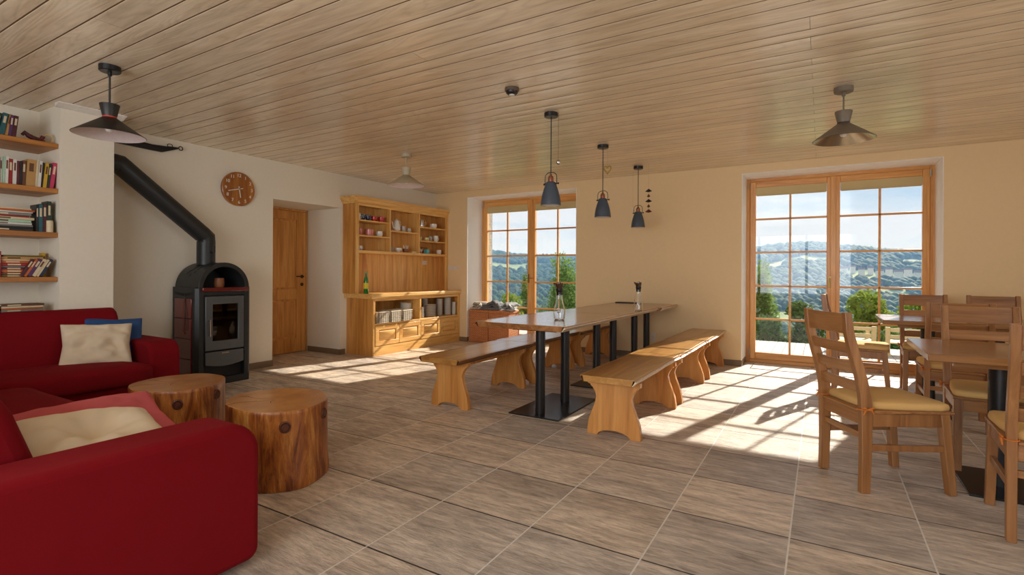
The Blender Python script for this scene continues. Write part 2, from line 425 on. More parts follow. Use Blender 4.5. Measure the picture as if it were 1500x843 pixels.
def mat_ceiling():
    m,nt,b=mat_base('brushed_pale_larch_boards',.30,0,(.8,.8,.8,1),.5)
    geo=nt.nodes.new('ShaderNodeNewGeometry'); v=obj_coords(nt,(.12,1.0,1.0))
    add=nt.nodes.new('ShaderNodeVectorMath'); add.operation='ADD'; nt.links.new(v,add.inputs[0]); cx=nt.nodes.new('ShaderNodeCombineXYZ')
    r=math_n(nt,'MULTIPLY',geo.outputs['Random Per Island'],37)
    for i in range(3): nt.links.new(r,cx.inputs[i])
    nt.links.new(cx.outputs[0],add.inputs[1])
    n0=noise_n(nt,add.outputs[0],2.6,3,.5,.8)
    rings=math_n(nt,'FRACT',math_n(nt,'MULTIPLY',n0,30))
    rings=math_n(nt,'ABSOLUTE',math_n(nt,'SUBTRACT',rings,.5))
    n1=noise_n(nt,add.outputs[0],22,6,.6,.3); n2=noise_n(nt,add.outputs[0],90,4,.6)
    c=ramp_n(nt,n1,[(.28,srgb(208,190,160)),(.5,srgb(230,214,186)),(.72,srgb(242,230,206))])
    c=mix_n(nt,.55,c,ramp_n(nt,rings,[(.0,(.84,.82,.79,1)),(.2,(1,1,1,1)),(.5,(1.06,1.06,1.04,1))]),'MULTIPLY')
    c=mix_n(nt,.6,c,ramp_n(nt,geo.outputs['Random Per Island'],[(0,(.84,.82,.80,1)),(1,(1.08,1.06,1.02,1))]),'MULTIPLY')
    nt.links.new(c,b.inputs['Base Color'])
    h=math_n(nt,'ADD',math_n(nt,'MULTIPLY',rings,.7),math_n(nt,'MULTIPLY',n2,.4))
    bump_n(nt,b,h,.22,.004); return m
M['ceiling']=mat_ceiling()
M['gap_shade']=plain('painted_gap_shade',srgb(112,86,58),.95)  # dark strips between boards stand in for the shade of the gaps
def mat_log_side():
    m,nt,b=mat_base('peeled_log_side',.42,0,(.3,.15,.05,1),.25)
    v=obj_coords(nt,(1,1,.16)); n1=noise_n(nt,v,10,8,.7,.6); n2=noise_n(nt,v,55,5,.65,.3)
    c=ramp_n(nt,n1,[(.34,srgb(66,28,12)),(.46,srgb(122,60,22)),(.57,srgb(176,106,42)),(.70,srgb(214,158,84))])
    c=mix_n(nt,.7,c,ramp_n(nt,n2,[(.3,(.55,.5,.45,1)),(.6,(1.05,1.05,1,1))]),'MULTIPLY'); nt.links.new(c,b.inputs['Base Color'])
    bump_n(nt,b,n2,.35,.008); return m
M['log_side']=mat_log_side()
def mat_log_top():
    m,nt,b=mat_base('sawn_log_top',.32,0,(.4,.22,.08,1),.3)
    tc=nt.nodes.new('ShaderNodeTexCoord'); L=nt.links
    n=noise_n(nt,tc.outputs['Object'],5,4,.6); ln=nt.nodes.new('ShaderNodeVectorMath'); ln.operation='LENGTH'
    mp=nt.nodes.new('ShaderNodeMapping'); mp.inputs['Scale'].default_value=(1,1,0); L.new(tc.outputs['Object'],mp.inputs[0]); L.new(mp.outputs[0],ln.inputs[0])
    r=math_n(nt,'ADD',ln.outputs['Value'],math_n(nt,'MULTIPLY',n,.06)); w=math_n(nt,'SINE',math_n(nt,'MULTIPLY',r,330))
    c=ramp_n(nt,n,[(.3,srgb(158,98,44)),(.55,srgb(190,130,66)),(.75,srgb(208,152,88))])
    c=mix_n(nt,.35,c,ramp_n(nt,w,[(0,(.8,.75,.7,1)),(1,(1.05,1.05,1.05,1))]),'MULTIPLY')
    L.new(c,b.inputs['Base Color']); return m
M['log_top']=mat_log_top()
def mat_stone():
    m,nt,b=mat_base('rough_granite_reveal',.9); v=obj_coords(nt,(1,1,1)); vo=nt.nodes.new('ShaderNodeTexVoronoi'); vo.inputs['Scale'].default_value=9; nt.links.new(v,vo.inputs['Vector'])
    n=noise_n(nt,v,40,5)
    c=mix_n(nt,.6,ramp_n(nt,vo.outputs['Distance'],[(0,srgb(176,170,160)),(.7,srgb(110,106,100))]),ramp_n(nt,n,[(.3,srgb(110,104,98)),(.7,srgb(206,200,190))])); nt.links.new(c,b.inputs['Base Color']); bump_n(nt,b,n,.8,.02); return m
M['stone']=mat_stone()
def mat_glass(name,tint=(.97,.975,.975,1),gloss=.08):
    m=bpy.data.materials.new(name); m.use_nodes=True; nt=m.node_tree; nt.nodes.clear()
    t=nt.nodes.new('ShaderNodeBsdfTransparent'); t.inputs[0].default_value=tint; g=nt.nodes.new('ShaderNodeBsdfGlossy'); g.inputs['Roughness'].default_value=.02
    fr=nt.nodes.new('ShaderNodeFresnel'); fr.inputs[0].default_value=1.45; mx=nt.nodes.new('ShaderNodeMixShader'); nt.links.new(fr.outputs[0],mx.inputs[0]); nt.links.new(t.outputs[0],mx.inputs[1]); nt.links.new(g.outputs[0],mx.inputs[2])
    o=nt.nodes.new('ShaderNodeOutputMaterial'); nt.links.new(mx.outputs[0],o.inputs[0]); return m
M['pane']=mat_glass('window_glass')
M['stove_glass']=mat_glass('smoked_stove_glass',(.30,.24,.18,1))
def mat_realglass():
    m,nt,b=mat_base('carafe_glass',.0,0,(.97,.99,1,1)); b.inputs['Transmission Weight'].default_value=1; b.inputs['IOR'].default_value=1.45; return m
M['carafe']=mat_realglass()

def rot_pts(pts,c,a):
    ca,sa=math.cos(a),math.sin(a); return [(c[0]+(x-c[0])*ca-(y-c[1])*sa, c[1]+(x-c[0])*sa+(y-c[1])*ca) for x,y in pts]
# ------------------------------------------------------------------ the room
YG = 7.578; YO = 7.90
def nb(name, boxes, mat, parent=None, bevel=0):
    m=MB()
    for b in boxes: m.box(*b)
    return m.build(name,mat,parent,bevel)
structure(nb('floor',[(-7.0,XR+.3,YF-.3,YG+.02,-.12,0)],M['floor']))
# ceiling boards, one strip each with chamfered long edges
def ceiling():
    m=MB(); widths=[.12,.18,.165,.11,.197,.157,.113,.164]; y=YF-.2; i=0; xs=(-7.0,XR+.2); rnd=random.Random(3)
    while y<YB+.02:
        w=widths[i%8]; y1=min(y+w,YB+.03); c=.0035
        segs=[]
        if i%2==0: segs=[(xs[0],-.061),(-.059,xs[1])]
        else:
            j=(-3.4,2.1,-2.2)[i%3]; segs=[(xs[0],j-.001),(j+.001,xs[1])]
        for a,b in segs:
            pr=[(y+.0025,ZC+.014),(y+.0025,ZC+c),(y+.0025+c,ZC),((y+y1)/2,ZC-.0026),(y1-c-.0025,ZC),(y1-.0025,ZC+c),(y1-.0025,ZC+.014)]
            m.prism(pr,'x',a,b)
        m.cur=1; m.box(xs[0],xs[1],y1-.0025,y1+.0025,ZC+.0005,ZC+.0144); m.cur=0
        y=y1; i+=1
        if y>=YB+.03: break
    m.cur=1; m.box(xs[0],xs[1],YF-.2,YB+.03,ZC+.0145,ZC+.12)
    return m.build('ceiling',[M['ceiling'],M['gap_shade']],None,0)
structure(ceiling())
# left wall with the deep door niche
structure(nb('wall_left',[(-6.7,XL,YF-.3,3.967,0,ZC),(-6.7,XL,5.015,YB+.46,0,ZC),(-6.7,XL,3.967,5.015,2.075,ZC),(-6.9,-6.60,3.9,5.1,0,2.2)],M['plaster_white']))
# back wall with two terrace openings
ox=[(-5.155,-3.146),(-.871,1.118)]; oz=2.444
structure(nb('wall_back',[(XL,ox[0][0],YB,YG+.06,0,ZC),(ox[0][1],ox[1][0],YB,YG+.06,0,ZC),(ox[1][1],XR+.3,YB,YG+.06,0,ZC),
    (ox[0][0],ox[0][1],YB,YG+.06,oz,ZC),(ox[1][0],ox[1][1],YB,YG+.06,oz,ZC)],M['plaster']))
structure(nb('wall_outer',[(-7.2,ox[0][0],YG+.061,YO,-.2,3.2),(ox[0][1],ox[1][0],YG+.061,YO,-.2,3.2),(ox[1][1],XR+.3,YG+.061,YO,-.2,3.2),
    (ox[0][0],ox[0][1],YG+.061,YO,oz,3.2),(ox[1][0],ox[1][1],YG+.061,YO,oz,3.2)],M['stone']))
# right wall and the wall behind the viewer, each with wide window openings added for light
structure(nb('wall_right',[(XR,XR+.28,YF-.3,.6,0,ZC),(XR,XR+.28,4.6,YB,0,ZC),(XR,XR+.28,.6,4.6,0,.5),(XR,XR+.28,.6,4.6,2.35,ZC)],M['plaster']))
structure(nb('wall_front',[(XL,-4.1,YF-.28,YF,0,ZC),(.9,XR,YF-.28,YF,0,ZC),(-4.1,.9,YF-.28,YF,0,.5),(-4.1,.9,YF-.28,YF,2.35,ZC)],M['plaster']))
# lining of the two door recesses, colour whitened for the sky light they catch
rv=[]
for (a,b) in ox:
    rv+=[(a,a+.006,YB-.002,YG-.02,.076,oz-.006),(b-.006,b,YB-.002,YG-.02,.076,oz-.006),(a,b,YB-.002,YG-.02,oz-.006,oz)]
structure(nb('trim_3',rv,plain('skylit_recess',srgb(244,242,238),.85,0,0,0,30,.98)))
def added_window(name,ax,a0,a1,pos):
    m=MB()
    def b(u0,u1,z0,z1):
        if ax=='x': m.box(pos,pos+.06,u0,u1,z0,z1)
        else: m.box(u0,u1,pos,pos+.06,z0,z1)
    b(a0,a1,.5,.57);b(a0,a1,2.28,2.35)
    n=4
    for i in range(n+1):
        u=a0+(a1-a0-.07)*i/n; b(u,u+.07,.57,2.28)
    return structure(m.build(name,M['frame_wood'],None,.004))
added_window('added_window_right','x',.6,4.6,XR+.1); added_window('added_window_front','y',-4.1,.9,YF-.16)  # unseen windows added to let more light into the room
# chimney pillar with a small cove moulding at the ceiling
structure(nb('wall_chimney',[(XL,-5.393,1.735,2.115,0,ZC)],M['plaster_white']))
m=MB(); pr=[(-5.393,ZC-.035),(-5.385,ZC-.035),(-5.35,ZC-.02),(-5.31,ZC-.008),(-5.305,ZC),(-5.393,ZC)]
m.prism(pr,'y',1.70,2.18); structure(m.build('trim_1',M['white_paint']))
# skirting tiles
structure(nb('baseboard_left',[(XL,XL+.012,2.2,3.967,0,.075),(XL,XL+.012,5.0,5.10,0,.075)],M['base_tile'],None,.002))
structure(nb('baseboard_niche',[(-6.52,XL+.012,5.003,5.015,0,.075),(-6.52,XL,3.967,3.979,0,.075)],M['base_tile'],None,.002))
structure(nb('baseboard_back',[(-5.30,ox[0][0]-.0,YB-.012,YB,0,.075),(ox[0][1],ox[1][0]+.0,YB-.012,YB,0,.075),(ox[1][1],XR,YB-.012,YB,0,.075),
    (ox[1][0],ox[1][0]+.012,YB-.012,7.5,0,.075),(ox[1][1]-.012,ox[1][1],YB-.012,7.5,0,.075),(ox[0][0],ox[0][0]+.012,YB-.012,7.5,0,.075),(ox[0][1]-.012,ox[0][1],YB-.012,7.5,0,.075)],M['base_tile'],None,.002))
structure(nb('trim_2',[(-.76,1.0,7.02,7.032,0,.004),(-.76,-.748,7.02,7.40,0,.004)],M['grout_dark']))

# interior door in the niche
d=thing('door_1','golden wood panelled interior door set deep in the white wall niche','door',(-6.546,4.5,0)); structure(d)
XD=-6.546
nb('door_frame',[(XD-.05,XD+.012,3.979,4.06,0,2.09),(XD-.05,XD+.012,4.985,5.003,0,2.09),(XD-.05,XD+.012,3.979,5.003,2.045,2.075)],M['door_wood'],d,.003)
leaf=MB()
y0,y1=4.062,4.983; zt=2.043
leaf.box(XD-.045,XD-.018,y0,y1,.006,zt)
for b in ((y0,y0+.15,.006,zt),(y1-.15,y1,.006,zt),(y0+.15,y1-.15,.006,.21),(y0+.15,y1-.15,.77,.92),(y0+.15,y1-.15,1.92,zt)):
    leaf.box(XD-.018,XD,b[0],b[1],b[2],b[3])
lf=leaf.build('door_leaf',M['door_wood'],d,.004)
for za,zb in ((.235,.745),(.945,1.895)):
    m=MB(); a,b=y0+.175,y1-.175
    m.hexa([(XD-.018,a,za),(XD-.018,b,za),(XD-.018,b,zb),(XD-.018,a,zb),(XD-.006,a+.03,za+.03),(XD-.006,b-.03,za+.03),(XD-.006,b-.03,zb-.03),(XD-.006,a+.03,zb-.03)]); m.build('door_panel',M['door_wood'],lf,.002)
m=MB(); m.lathe([(0,0),(.026,0),(.026,.006),(.012,.01),(.010,.04),(0,.04)],(XD,4.92,1.10),20,'x'); m.tube([(XD+.04,4.92,1.10),(XD+.045,4.88,1.10),(XD+.045,4.80,1.102)],.009,10); m.build('door_handle',M['bronze'],d)
m=MB(); m.lathe([(0,0),(.026,0),(.026,.006),(0,.008)],(XD,4.92,.985),20,'x'); m.build('keyhole_plate',M['bronze'],d)

# ------------------------------------------------------------------ terrace doors (window_1 left, window_2 right)
def terrace_door(name,label,x0,x1,hand):
    root=thing(name,label,'terrace door',((x0+x1)/2,YG,0)); structure(root)
    w=x1-x0; y=YG; ft=.05
    # fixed frame
    m=MB(); m.box(x0,x0+ft,y-.02,y+.06,0,oz); m.box(x1-ft,x1,y-.02,y+.06,0,oz); fr=m.build('door_frame',M['frame_wood'],root,.005)
    m=MB(); m.box(x0+ft,x1-ft,y-.02,y+.06,oz-.05,oz); m.box(x0+ft,x1-ft,y-.02,y+.06,0,.045); m.build('frame_rail',M['frame_wood_x'],root,.005)
    xm=(x0+x1)/2+.0
    for s,(a,b) in enumerate(((x0+ft+.002,xm-.002),(xm+.002,x1-ft-.002))):
        st=.068
        m=MB(); m.box(a,a+st,y-.035,y+.03,.046,oz-.051); m.box(b-st,b,y-.035,y+.03,.046,oz-.051); lf=m.build('sash',M['frame_wood'],root,.006)
        m=MB(); m.box(a+st,b-st,y-.035,y+.03,.046,.135); m.box(a+st,b-st,y-.035,y+.03,oz-.051-.075,oz-.051); m.build('sash_rail',M['frame_wood_x'],lf,.006)
        ga,gb=a+st,b-st; z0,z1=.135,oz-.126
        m=MB(); m.box(ga-.004,gb+.004,y-.004,y,z0-.004,z1+.004); m.build('glass_pane',M['pane'],lf)
        m=MB(); mw=.012
        xc=(ga+gb)/2; m.box(xc-mw,xc+mw,y-.018,y-.0045,z0,z1); m.box(xc-mw,xc+mw,y+.0005,y+.014,z0,z1)
        for z in (.578,1.015,1.459,1.897):
            m.box(ga,gb,y-.018,y-.0045,z-mw,z+mw); m.box(ga,gb,y+.0005,y+.014,z-mw,z+mw)
        m.build('glazing_bars',M['frame_wood_x'],lf,.003)
        m=MB(); m.box(ga+.002,gb-.002,y-.034,y-.020,z1-.105,z1); m.box(ga+.01,gb-.01,y-.038,y-.024,z1-.115,z1-.103); m.build('roller_blind',M['blind'],lf,.002)
        for z in (.14,oz-.1):
            hx = a-.004 if s==0 else b+.004
            m=MB(); m.cyl((hx,y-.045,z-.04),(hx,y-.045,z+.04),.009,10); m.build('hinge',M['steel'],lf)
    m=MB(); m.box(xm-.03,xm+.03,y-.05,y-.034,.05,oz-.055); m.build('cover_strip',M['frame_wood'],root,.005)
    m=MB(); hx=xm-.035
    m.prism(rrect(hx-.015,hx+.015,1.0,1.15,.014),'y',y-.058,y-.048); 
    if hand=='down': m.tube([(hx,y-.058,1.12),(hx,y-.09,1.12),(hx,y-.094,1.10),(hx,y-.094,1.01)],.0075,10)
    else: m.tube([(hx,y-.058,1.08),(hx,y-.09,1.08),(hx+.02,y-.094,1.08),(hx+.12,y-.094,1.08)],.0075,10)
    m.build('door_handle',M['brass'],root)
    return root
terrace_door('window_1','wooden terrace door with gridded glass behind the wicker chests, left one',ox[0][0],ox[0][1],'side')
terrace_door('window_2','wooden terrace door with gridded glass behind the square café tables, right one',ox[1][0],ox[1][1],'down')

# ------------------------------------------------------------------ sideboard (dresser)
XS=-5.30; ya,yb_=5.13,7.115
sb=thing('dresser','tall golden oak dresser with open cup shelves above four panelled doors, against the left wall','dresser',(-5.56,6.1,0))
O=M['oak']; OY=M['oak_y']
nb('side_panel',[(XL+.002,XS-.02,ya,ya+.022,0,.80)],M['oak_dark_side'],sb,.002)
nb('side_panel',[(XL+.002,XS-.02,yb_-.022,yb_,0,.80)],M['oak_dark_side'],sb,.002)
nb('back_panel',[(XL+.002,XL+.012,ya+.022,yb_-.022,.06,.80)],O,sb)
for (a,b,c,d_) in ((ya,ya+.035,0,.80),(yb_-.05,yb_,0,.80),(6.09,6.125,.46,.77)): nb('face_stile',[(XS-.02,XS,a,b,c,d_)],O,sb,.002)
m=MB(); m.box(XS-.02,XS,ya+.035,yb_-.05,.765,.80); m.box(XL+.012,XS,ya+.035,yb_-.05,.425,.452); m.box(XS-.02,XS,ya+.035,yb_-.05,0,.135); m.build('face_rail',OY,sb,.002)
nb('divider',[(XL+.012,XS-.02,6.095,6.12,.452,.80)],O,sb,.001)
nb('bottom_board',[(XL+.012,XS-.02,ya+.022,yb_-.022,.1,.12)],OY,sb)
m=MB(); m.prism([(XL+.001,.80),(XS+.012,.80),(XS+.03,.825),(XS+.03,.868),(XL+.001,.868)],'y',ya-.045,yb_); m.build('counter_top',OY,sb,.004)
dw=(yb_-.05-(ya+.035))/4
for i in range(4):
    a=ya+.035+dw*i+.004; b=a+dw-.008; z0,z1=.14,.42
    m=MB(); f=.062
    m.box(XS-.018,XS+.006,a,b,z0,z0+f); m.box(XS-.018,XS+.006,a,b,z1-f,z1); m.box(XS-.018,XS+.006,a,a+f,z0+f,z1-f); m.box(XS-.018,XS+.006,b-f,b,z0+f,z1-f); m.box(XS-.018,XS-.010,a+f,b-f,z0+f,z1-f)
    dr=m.build('cabinet_door',OY,sb,.003)
    m=MB(); e=.004; A,B,C,D=a+f+e,b-f-e,z0+f+e,z1-f-e; g=.022
    m.hexa([(XS-.010,A,C),(XS-.010,B,C),(XS-.010,B,D),(XS-.010,A,D),(XS+.004,A+g,C+g),(XS+.004,B-g,C+g),(XS+.004,B-g,D-g),(XS+.004,A+g,D-g)])
    m.build('raised_panel',OY,dr,.001)
# upper part
XU=-5.56; ua,ub=5.055,7.112; zu=.868; zt=2.135
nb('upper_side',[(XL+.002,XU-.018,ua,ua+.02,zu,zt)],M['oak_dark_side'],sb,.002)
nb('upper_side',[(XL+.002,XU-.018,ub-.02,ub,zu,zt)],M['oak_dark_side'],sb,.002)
nb('upper_back',[(XL+.002,XL+.012,ua+.02,ub-.02,zu,zt)],O,sb)
for a,b in ((ua,ua+.05),(ub-.065,ub)): nb('upper_stile',[(XU-.018,XU,a,b,zu,zt)],O,sb,.002)
nb('upper_rail',[(XU-.018,XU,ua+.05,ub-.065,zt-.025,zt)],OY,sb,.002)
nb('long_shelf',[(XL+.012,XU+.004,ua+.02,ub-.02,1.44,1.478)],OY,sb,.002)
for yy in (5.71,6.365):
    nb('divider',[(XL+.012,XU-.002,yy,yy+.022,1.478,zt-.005)],O,sb,.001)
for (a,b,z) in ((ua+.02,5.71,1.70),(ua+.02,5.71,1.915),(5.732,6.365,1.805),(6.387,ub-.02,1.69),(6.387,ub-.02,1.915)):
    nb('cup_shelf',[(XL+.012,XU-.006,a,b,z-.022,z-.002)],OY,sb,.001)
m=MB(); 
cor=[(0,0),(.014,.0),(.014,.02),(.03,.03),(.034,.05),(.055,.075),(.055,.105),(0,.105)]
m.prism([(XU-.02+u,zt+v) for u,v in cor],'y',ua-.0,ub)
pp=[(ua-u,zt+v) for u,v in cor]; m.prism(pp,'x',XL+.002,XU-.02+.0)
pp=[(ua-u,zt+v) for u,v in cor]
# mitred corner block
for (u0,v0),(u1,v1) in zip(cor[:-1],cor[1:]):
    if v1>v0: m.hexa([(XU-.02,ua,zt+v0),(XU-.02+u0,ua,zt+v0),(XU-.02+u0,ua-u0,zt+v0),(XU-.02,ua-u0,zt+v0),(XU-.02,ua,zt+v1),(XU-.02+u1,ua,zt+v1),(XU-.02+u1,ua-u1,zt+v1),(XU-.02,ua-u1,zt+v1)])
m.box(XL+.002,XU-.02,ua,ub,zt+.0,zt+.10)
m.build('cornice',OY,sb,.001)

# ------------------------------------------------------------------ things on the dresser
def mug(name,label,y,z,mat,r=.04,h=.085,x=XU-.07,taper=.9,hd=1,cat='mug',grp='cups on the dresser',plate=False):
    t=thing(name,label,cat,(x,y,z+.0005),0,grp)
    m=MB(); m.lathe([(0,0),(r*taper*.9,0),(r*taper,.006),(r,h*.6),(r,h),(r-.003,h),(r-.004,h*.55),(r*taper-.006,.008),(0,.008)],(x,y,z+.0005),24); m.build('cup_body',mat,t)
    if hd:
        m=MB(); P=[]
        for i in range(9):
            a=-PI/2+PI*i/8; P.append((x+.2*r,y+r*.93+h*.26*math.cos(a),z+h*.5+h*.30*math.sin(a)))
        m.tube(P,.0045 if h<.12 else .006,8); m.build('handle',mat,t)
    return t

mug('mug','navy dotted mug, second from left on the top left cup shelf',5.245,1.914,M['navy_dots'],.042,.08)
mug('mug','white mug half hidden at the left end of the top left cup shelf',5.15,1.914,M['porcelain'],.036,.09)
mug('mug','navy dotted mug beside the red one on the top left cup shelf',5.335,1.914,M['navy_dots'],.042,.08)
mug('mug','plain red mug on the top left cup shelf',5.455,1.914,M['red_glaze'],.042,.072)
mug('mug','red mug with white dots at the right end of the top left cup shelf',5.60,1.914,M['red_dots'],.048,.075)
mug('mug','pink and white mug at the left end of the middle left cup shelf',5.17,1.699,M['pink_glaze'],.044,.09)
mug('teapot','squat rose pink jug with handle on the middle left cup shelf',5.36,1.699,M['pink_glaze'],.062,.09,cat='jug')
mug('mug','white mug at the right end of the middle left cup shelf',5.56,1.699,M['porcelain'],.048,.075)
mug('mug','small white and blue cup alone on the long shelf at far left',5.18,1.479,M['white_blue'],.038,.065)
mug('mug','grey mug behind the creamer on the centre cup shelf',6.07,1.804,M['glazed_gray'],.038,.085)
mug('creamer','small grey cream jug beside the coffee pot on the centre cup shelf',6.18,1.804,M['glazed_gray'],.032,.06,x=XU-.05,cat='jug')
mug('tea_cup','wide white cup at the right end of the top right cup shelf',6.80,1.914,M['porcelain'],.060,.072,cat='cup')
mug('bowl','small pale yellow beaker at left of the middle right cup shelf',6.46,1.689,M['yellow_glaze'],.034,.06,hd=0,cat='cup')
mug('bowl','pale yellow cup in the middle of the middle right cup shelf',6.63,1.689,M['yellow_glaze'],.042,.055,hd=0,cat='cup')
mug('mug','cream latte mug leaning forward on the middle right cup shelf',6.87,1.689,M['porcelain'],.044,.10,taper=.7)
mug('mug','grey mug behind the latte mug on the middle right cup shelf',6.78,1.689,M['glazed_gray'],.036,.085,x=XU-.12)
mug('mug','pink white mug at the right end of the long shelf',6.95,1.479,M['cream_print'],.042,.072)
mug('gravy_boat','white gravy boat on the long shelf below the coffee pot',5.96,1.479,M['porcelain'],.055,.065,taper=.55,cat='gravy boat')
mug('spice_jar','small steel topped shaker at the centre divider on the long shelf',5.80,1.479,M['glazed_gray'],.018,.08,hd=0,cat='shaker')
mug('spice_jar','second small shaker behind the gravy boat on the long shelf',5.85,1.479,M['steel'],.018,.085,x=XU-.1,hd=0,cat='shaker')
mug('sugar_bowl','dark clay bowl holding white sugar sticks on the long shelf',6.13,1.479,M['brown_pot'],.05,.06,hd=0,cat='bowl')
t=thing('sugar_stick_bunch','bunch of white paper sticks standing in the dark clay bowl','sugar sticks',(XU-.07,6.13,1.54))
for i in range(9):
    a=i*2.4; m=MB(); m.cyl((XU-.07+.015*math.cos(a),6.13+.02*math.sin(a),1.492),(XU-.07+.03*math.cos(a),6.13+.05*math.sin(a),1.575+.01*(i%3)),.004,6); m.build('paper_stick',M['white_paint'],t)
m=MB(); m.prism(rrect(6.235,6.345,1.4795,1.503,.008),'x',XU-.11,XU-.03); tag(m.build('butter_block',M['yellow_glaze'],None,.003),'low pale yellow dish at the right of the centre compartment','dish','cups on the dresser')
m=MB(); m.box(XU-.10,XU-.04,6.60,6.665,1.4795,1.55); tag(m.build('tea_box',M['turq'],None,.002),'small turquoise tea box on the long shelf at right','box')
t=thing('sugar_sachet_heap','white paper sachets heaped in a glass dish left of the turquoise box','sachets',(XU-.08,6.50,1.479))
m=MB(); m.lathe([(0,.001),(.03,.001),(.04,.045),(.038,.045),(.028,.006),(0,.006)],(XU-.08,6.50,1.479),20); m.build('dish',M['pane'],t)
for i in range(8):
    a=i*1.9; m=MB(); cx_,cy_=XU-.08+.014*math.cos(a),6.50+.02*math.sin(a); m.bar((cx_,cy_,1.49+.004*i),(cx_+.012*math.sin(a),cy_+.02*math.cos(a),1.535+.004*i),.022,.003); m.build('sachet',M['white_paint'],t)
# small brown framed picture / tray at the back
m=MB(); m.box(XL+.014,XL+.03,6.70,6.86,1.479,1.60); tag(m.build('wooden_tray',M['shelf_wood'],None,.003),'small brown wooden tray leaning at the back of the lower right compartment','tray')
# coffee pot
def coffee_pot(y,z,x=XU-.08):
    t=thing('coffee_pot','tall white coffee pot with curved spout on the centre cup shelf','coffee pot',(x,y,z))
    m=MB(); m.lathe([(0,0),(.045,0),(.058,.02),(.06,.05),(.048,.11),(.036,.15),(.036,.158),(.0,.158)],(x,y,z),28); m.build('pot_body',M['porcelain'],t)
    m=MB(); m.lathe([(.038,.158),(.034,.168),(.012,.178),(.006,.183),(.010,.19),(.006,.198),(0,.199)],(x,y,z),24); m.build('lid',M['porcelain'],t)
    m=MB(); m.tube([(x,y-.04,z+.04),(x,y-.075,z+.055),(x,y-.085,z+.09),(x,y-.095,z+.13),(x,y-.115,z+.15)],[.018,.014,.011,.009,.008],10); m.build('spout',M['porcelain'],t)
    m=MB(); m.tube([(x,y+.04,z+.14),(x,y+.07,z+.16),(x,y+.09,z+.14),(x,y+.09,z+.10),(x,y+.075,z+.06),(x,y+.05,z+.04)],.006,8); m.build('handle',M['porcelain'],t)
coffee_pot(5.93,1.804)
t=thing('steel_pitcher','shiny steel pitcher with big loop handle on the top right cup shelf','pitcher',(XU-.07,6.50,1.914))
m=MB(); m.lathe([(0,0),(.042,0),(.046,.02),(.04,.09),(.036,.115),(.034,.115),(.038,.09),(.042,.02),(0,.004)],(XU-.07,6.50,1.914),28); m.build('pot_body',M['chrome'],t)
m=MB(); m.lathe([(.036,.115),(.03,.122),(.008,.126),(.008,.135),(0,.137)],(XU-.07,6.50,1.914),24); m.build('lid',M['chrome'],t)
m=MB(); P=[(XU-.05,6.535+.038*math.sin(a)+.0,1.914+.06+.04*math.cos(a)) for a in [PI*i/9 for i in range(10)]]; m.tube([(p[0],p[1]+.01,p[2]) for p in P],.006,8); m.build('handle',M['chrome'],t)
# green bottle on the counter
bx,by,bz=-5.44,5.125,.8685
t=thing('green_bottle','green glass bottle with yellow label on the dresser counter at left','bottle',(bx,by,bz))
m=MB(); m.lathe([(0,0),(.030,0),(.034,.006),(.034,.17),(.028,.205),(.015,.245),(.013,.29),(0,.29)],(bx,by,bz),28); m.build('bottle_body',M['green_glass'],t)
m=MB(); m.lathe([(.0346,.07),(.0348,.071),(.0348,.15),(.0346,.151)],(bx,by,bz),28,cap=False); m.build('bottle_label',M['yellow_label'],t)
m=MB(); m.lathe([(.0135,.285),(.016,.286),(.016,.31),(0,.312)],(bx,by,bz),20); m.build('bottle_cap',M['green_glass'],t)
# wicker baskets
def basket(y,label,first=[None]):
    x=-5.40; z=.4525; w,dp,h=.20,.26,.155
    if first[0] is None:
        t=thing('wicker_basket',label,'basket',(x,y,z),0,'baskets in the dresser')
        m=MB(); dk=MB()
        def wall(p0,p1):
            p0=Vector(p0);p1=Vector(p1); L_=(p1-p0).length; n=int(L_/.019)
            for i in range(n+1):
                q=p0.lerp(p1,i/n); (m if i%2 else dk).cyl(q,q+Vector((0,0,h)),.0045,6)
            for k in range(8):
                zz=z+.01+k*(h-.015)/7; off=.004*(1 if k%2 else -1)
                m.cyl((p0.x,p0.y,zz),(p1.x,p1.y,zz),.0055,6)
        a,b,c,d_=x-dp/2,x+dp/2,y-w/2+.006,y+w/2-.006
        wall((b,c,z),(b,d_,z));wall((a,c,z),(a,d_,z));wall((a,c,z),(b,c,z));wall((a,d_,z),(b,d_,z))
        m.box(a,b,c,d_,z+.0,z+.008)
        m.build('woven_body',M['bwicker'],t); dk.build('dark_stakes',M['bwicker_dark'],t)
        m=MB(); m.tube([(a,c,z+h),(b,c,z+h),(b,d_,z+h),(a,d_,z+h)],.009,8,closed=True); m.build('rim',M['bwicker'],t)
        first[0]=t; return t
    return dup(first[0],(x,y,z),0,label)
basket(5.30,'whitewashed wicker basket, leftmost of three in the dresser')
basket(5.545,'whitewashed wicker basket, middle of three in the dresser')
basket(5.79,'whitewashed wicker basket, right one of three in the dresser, by the bowls')
NTH=('first','second','third','fourth','fifth','sixth','seventh','eighth','ninth','tenth','eleventh','twelfth','thirteenth','fourteenth','fifteenth','sixteenth','seventeenth','eighteenth','nineteenth','twentieth')
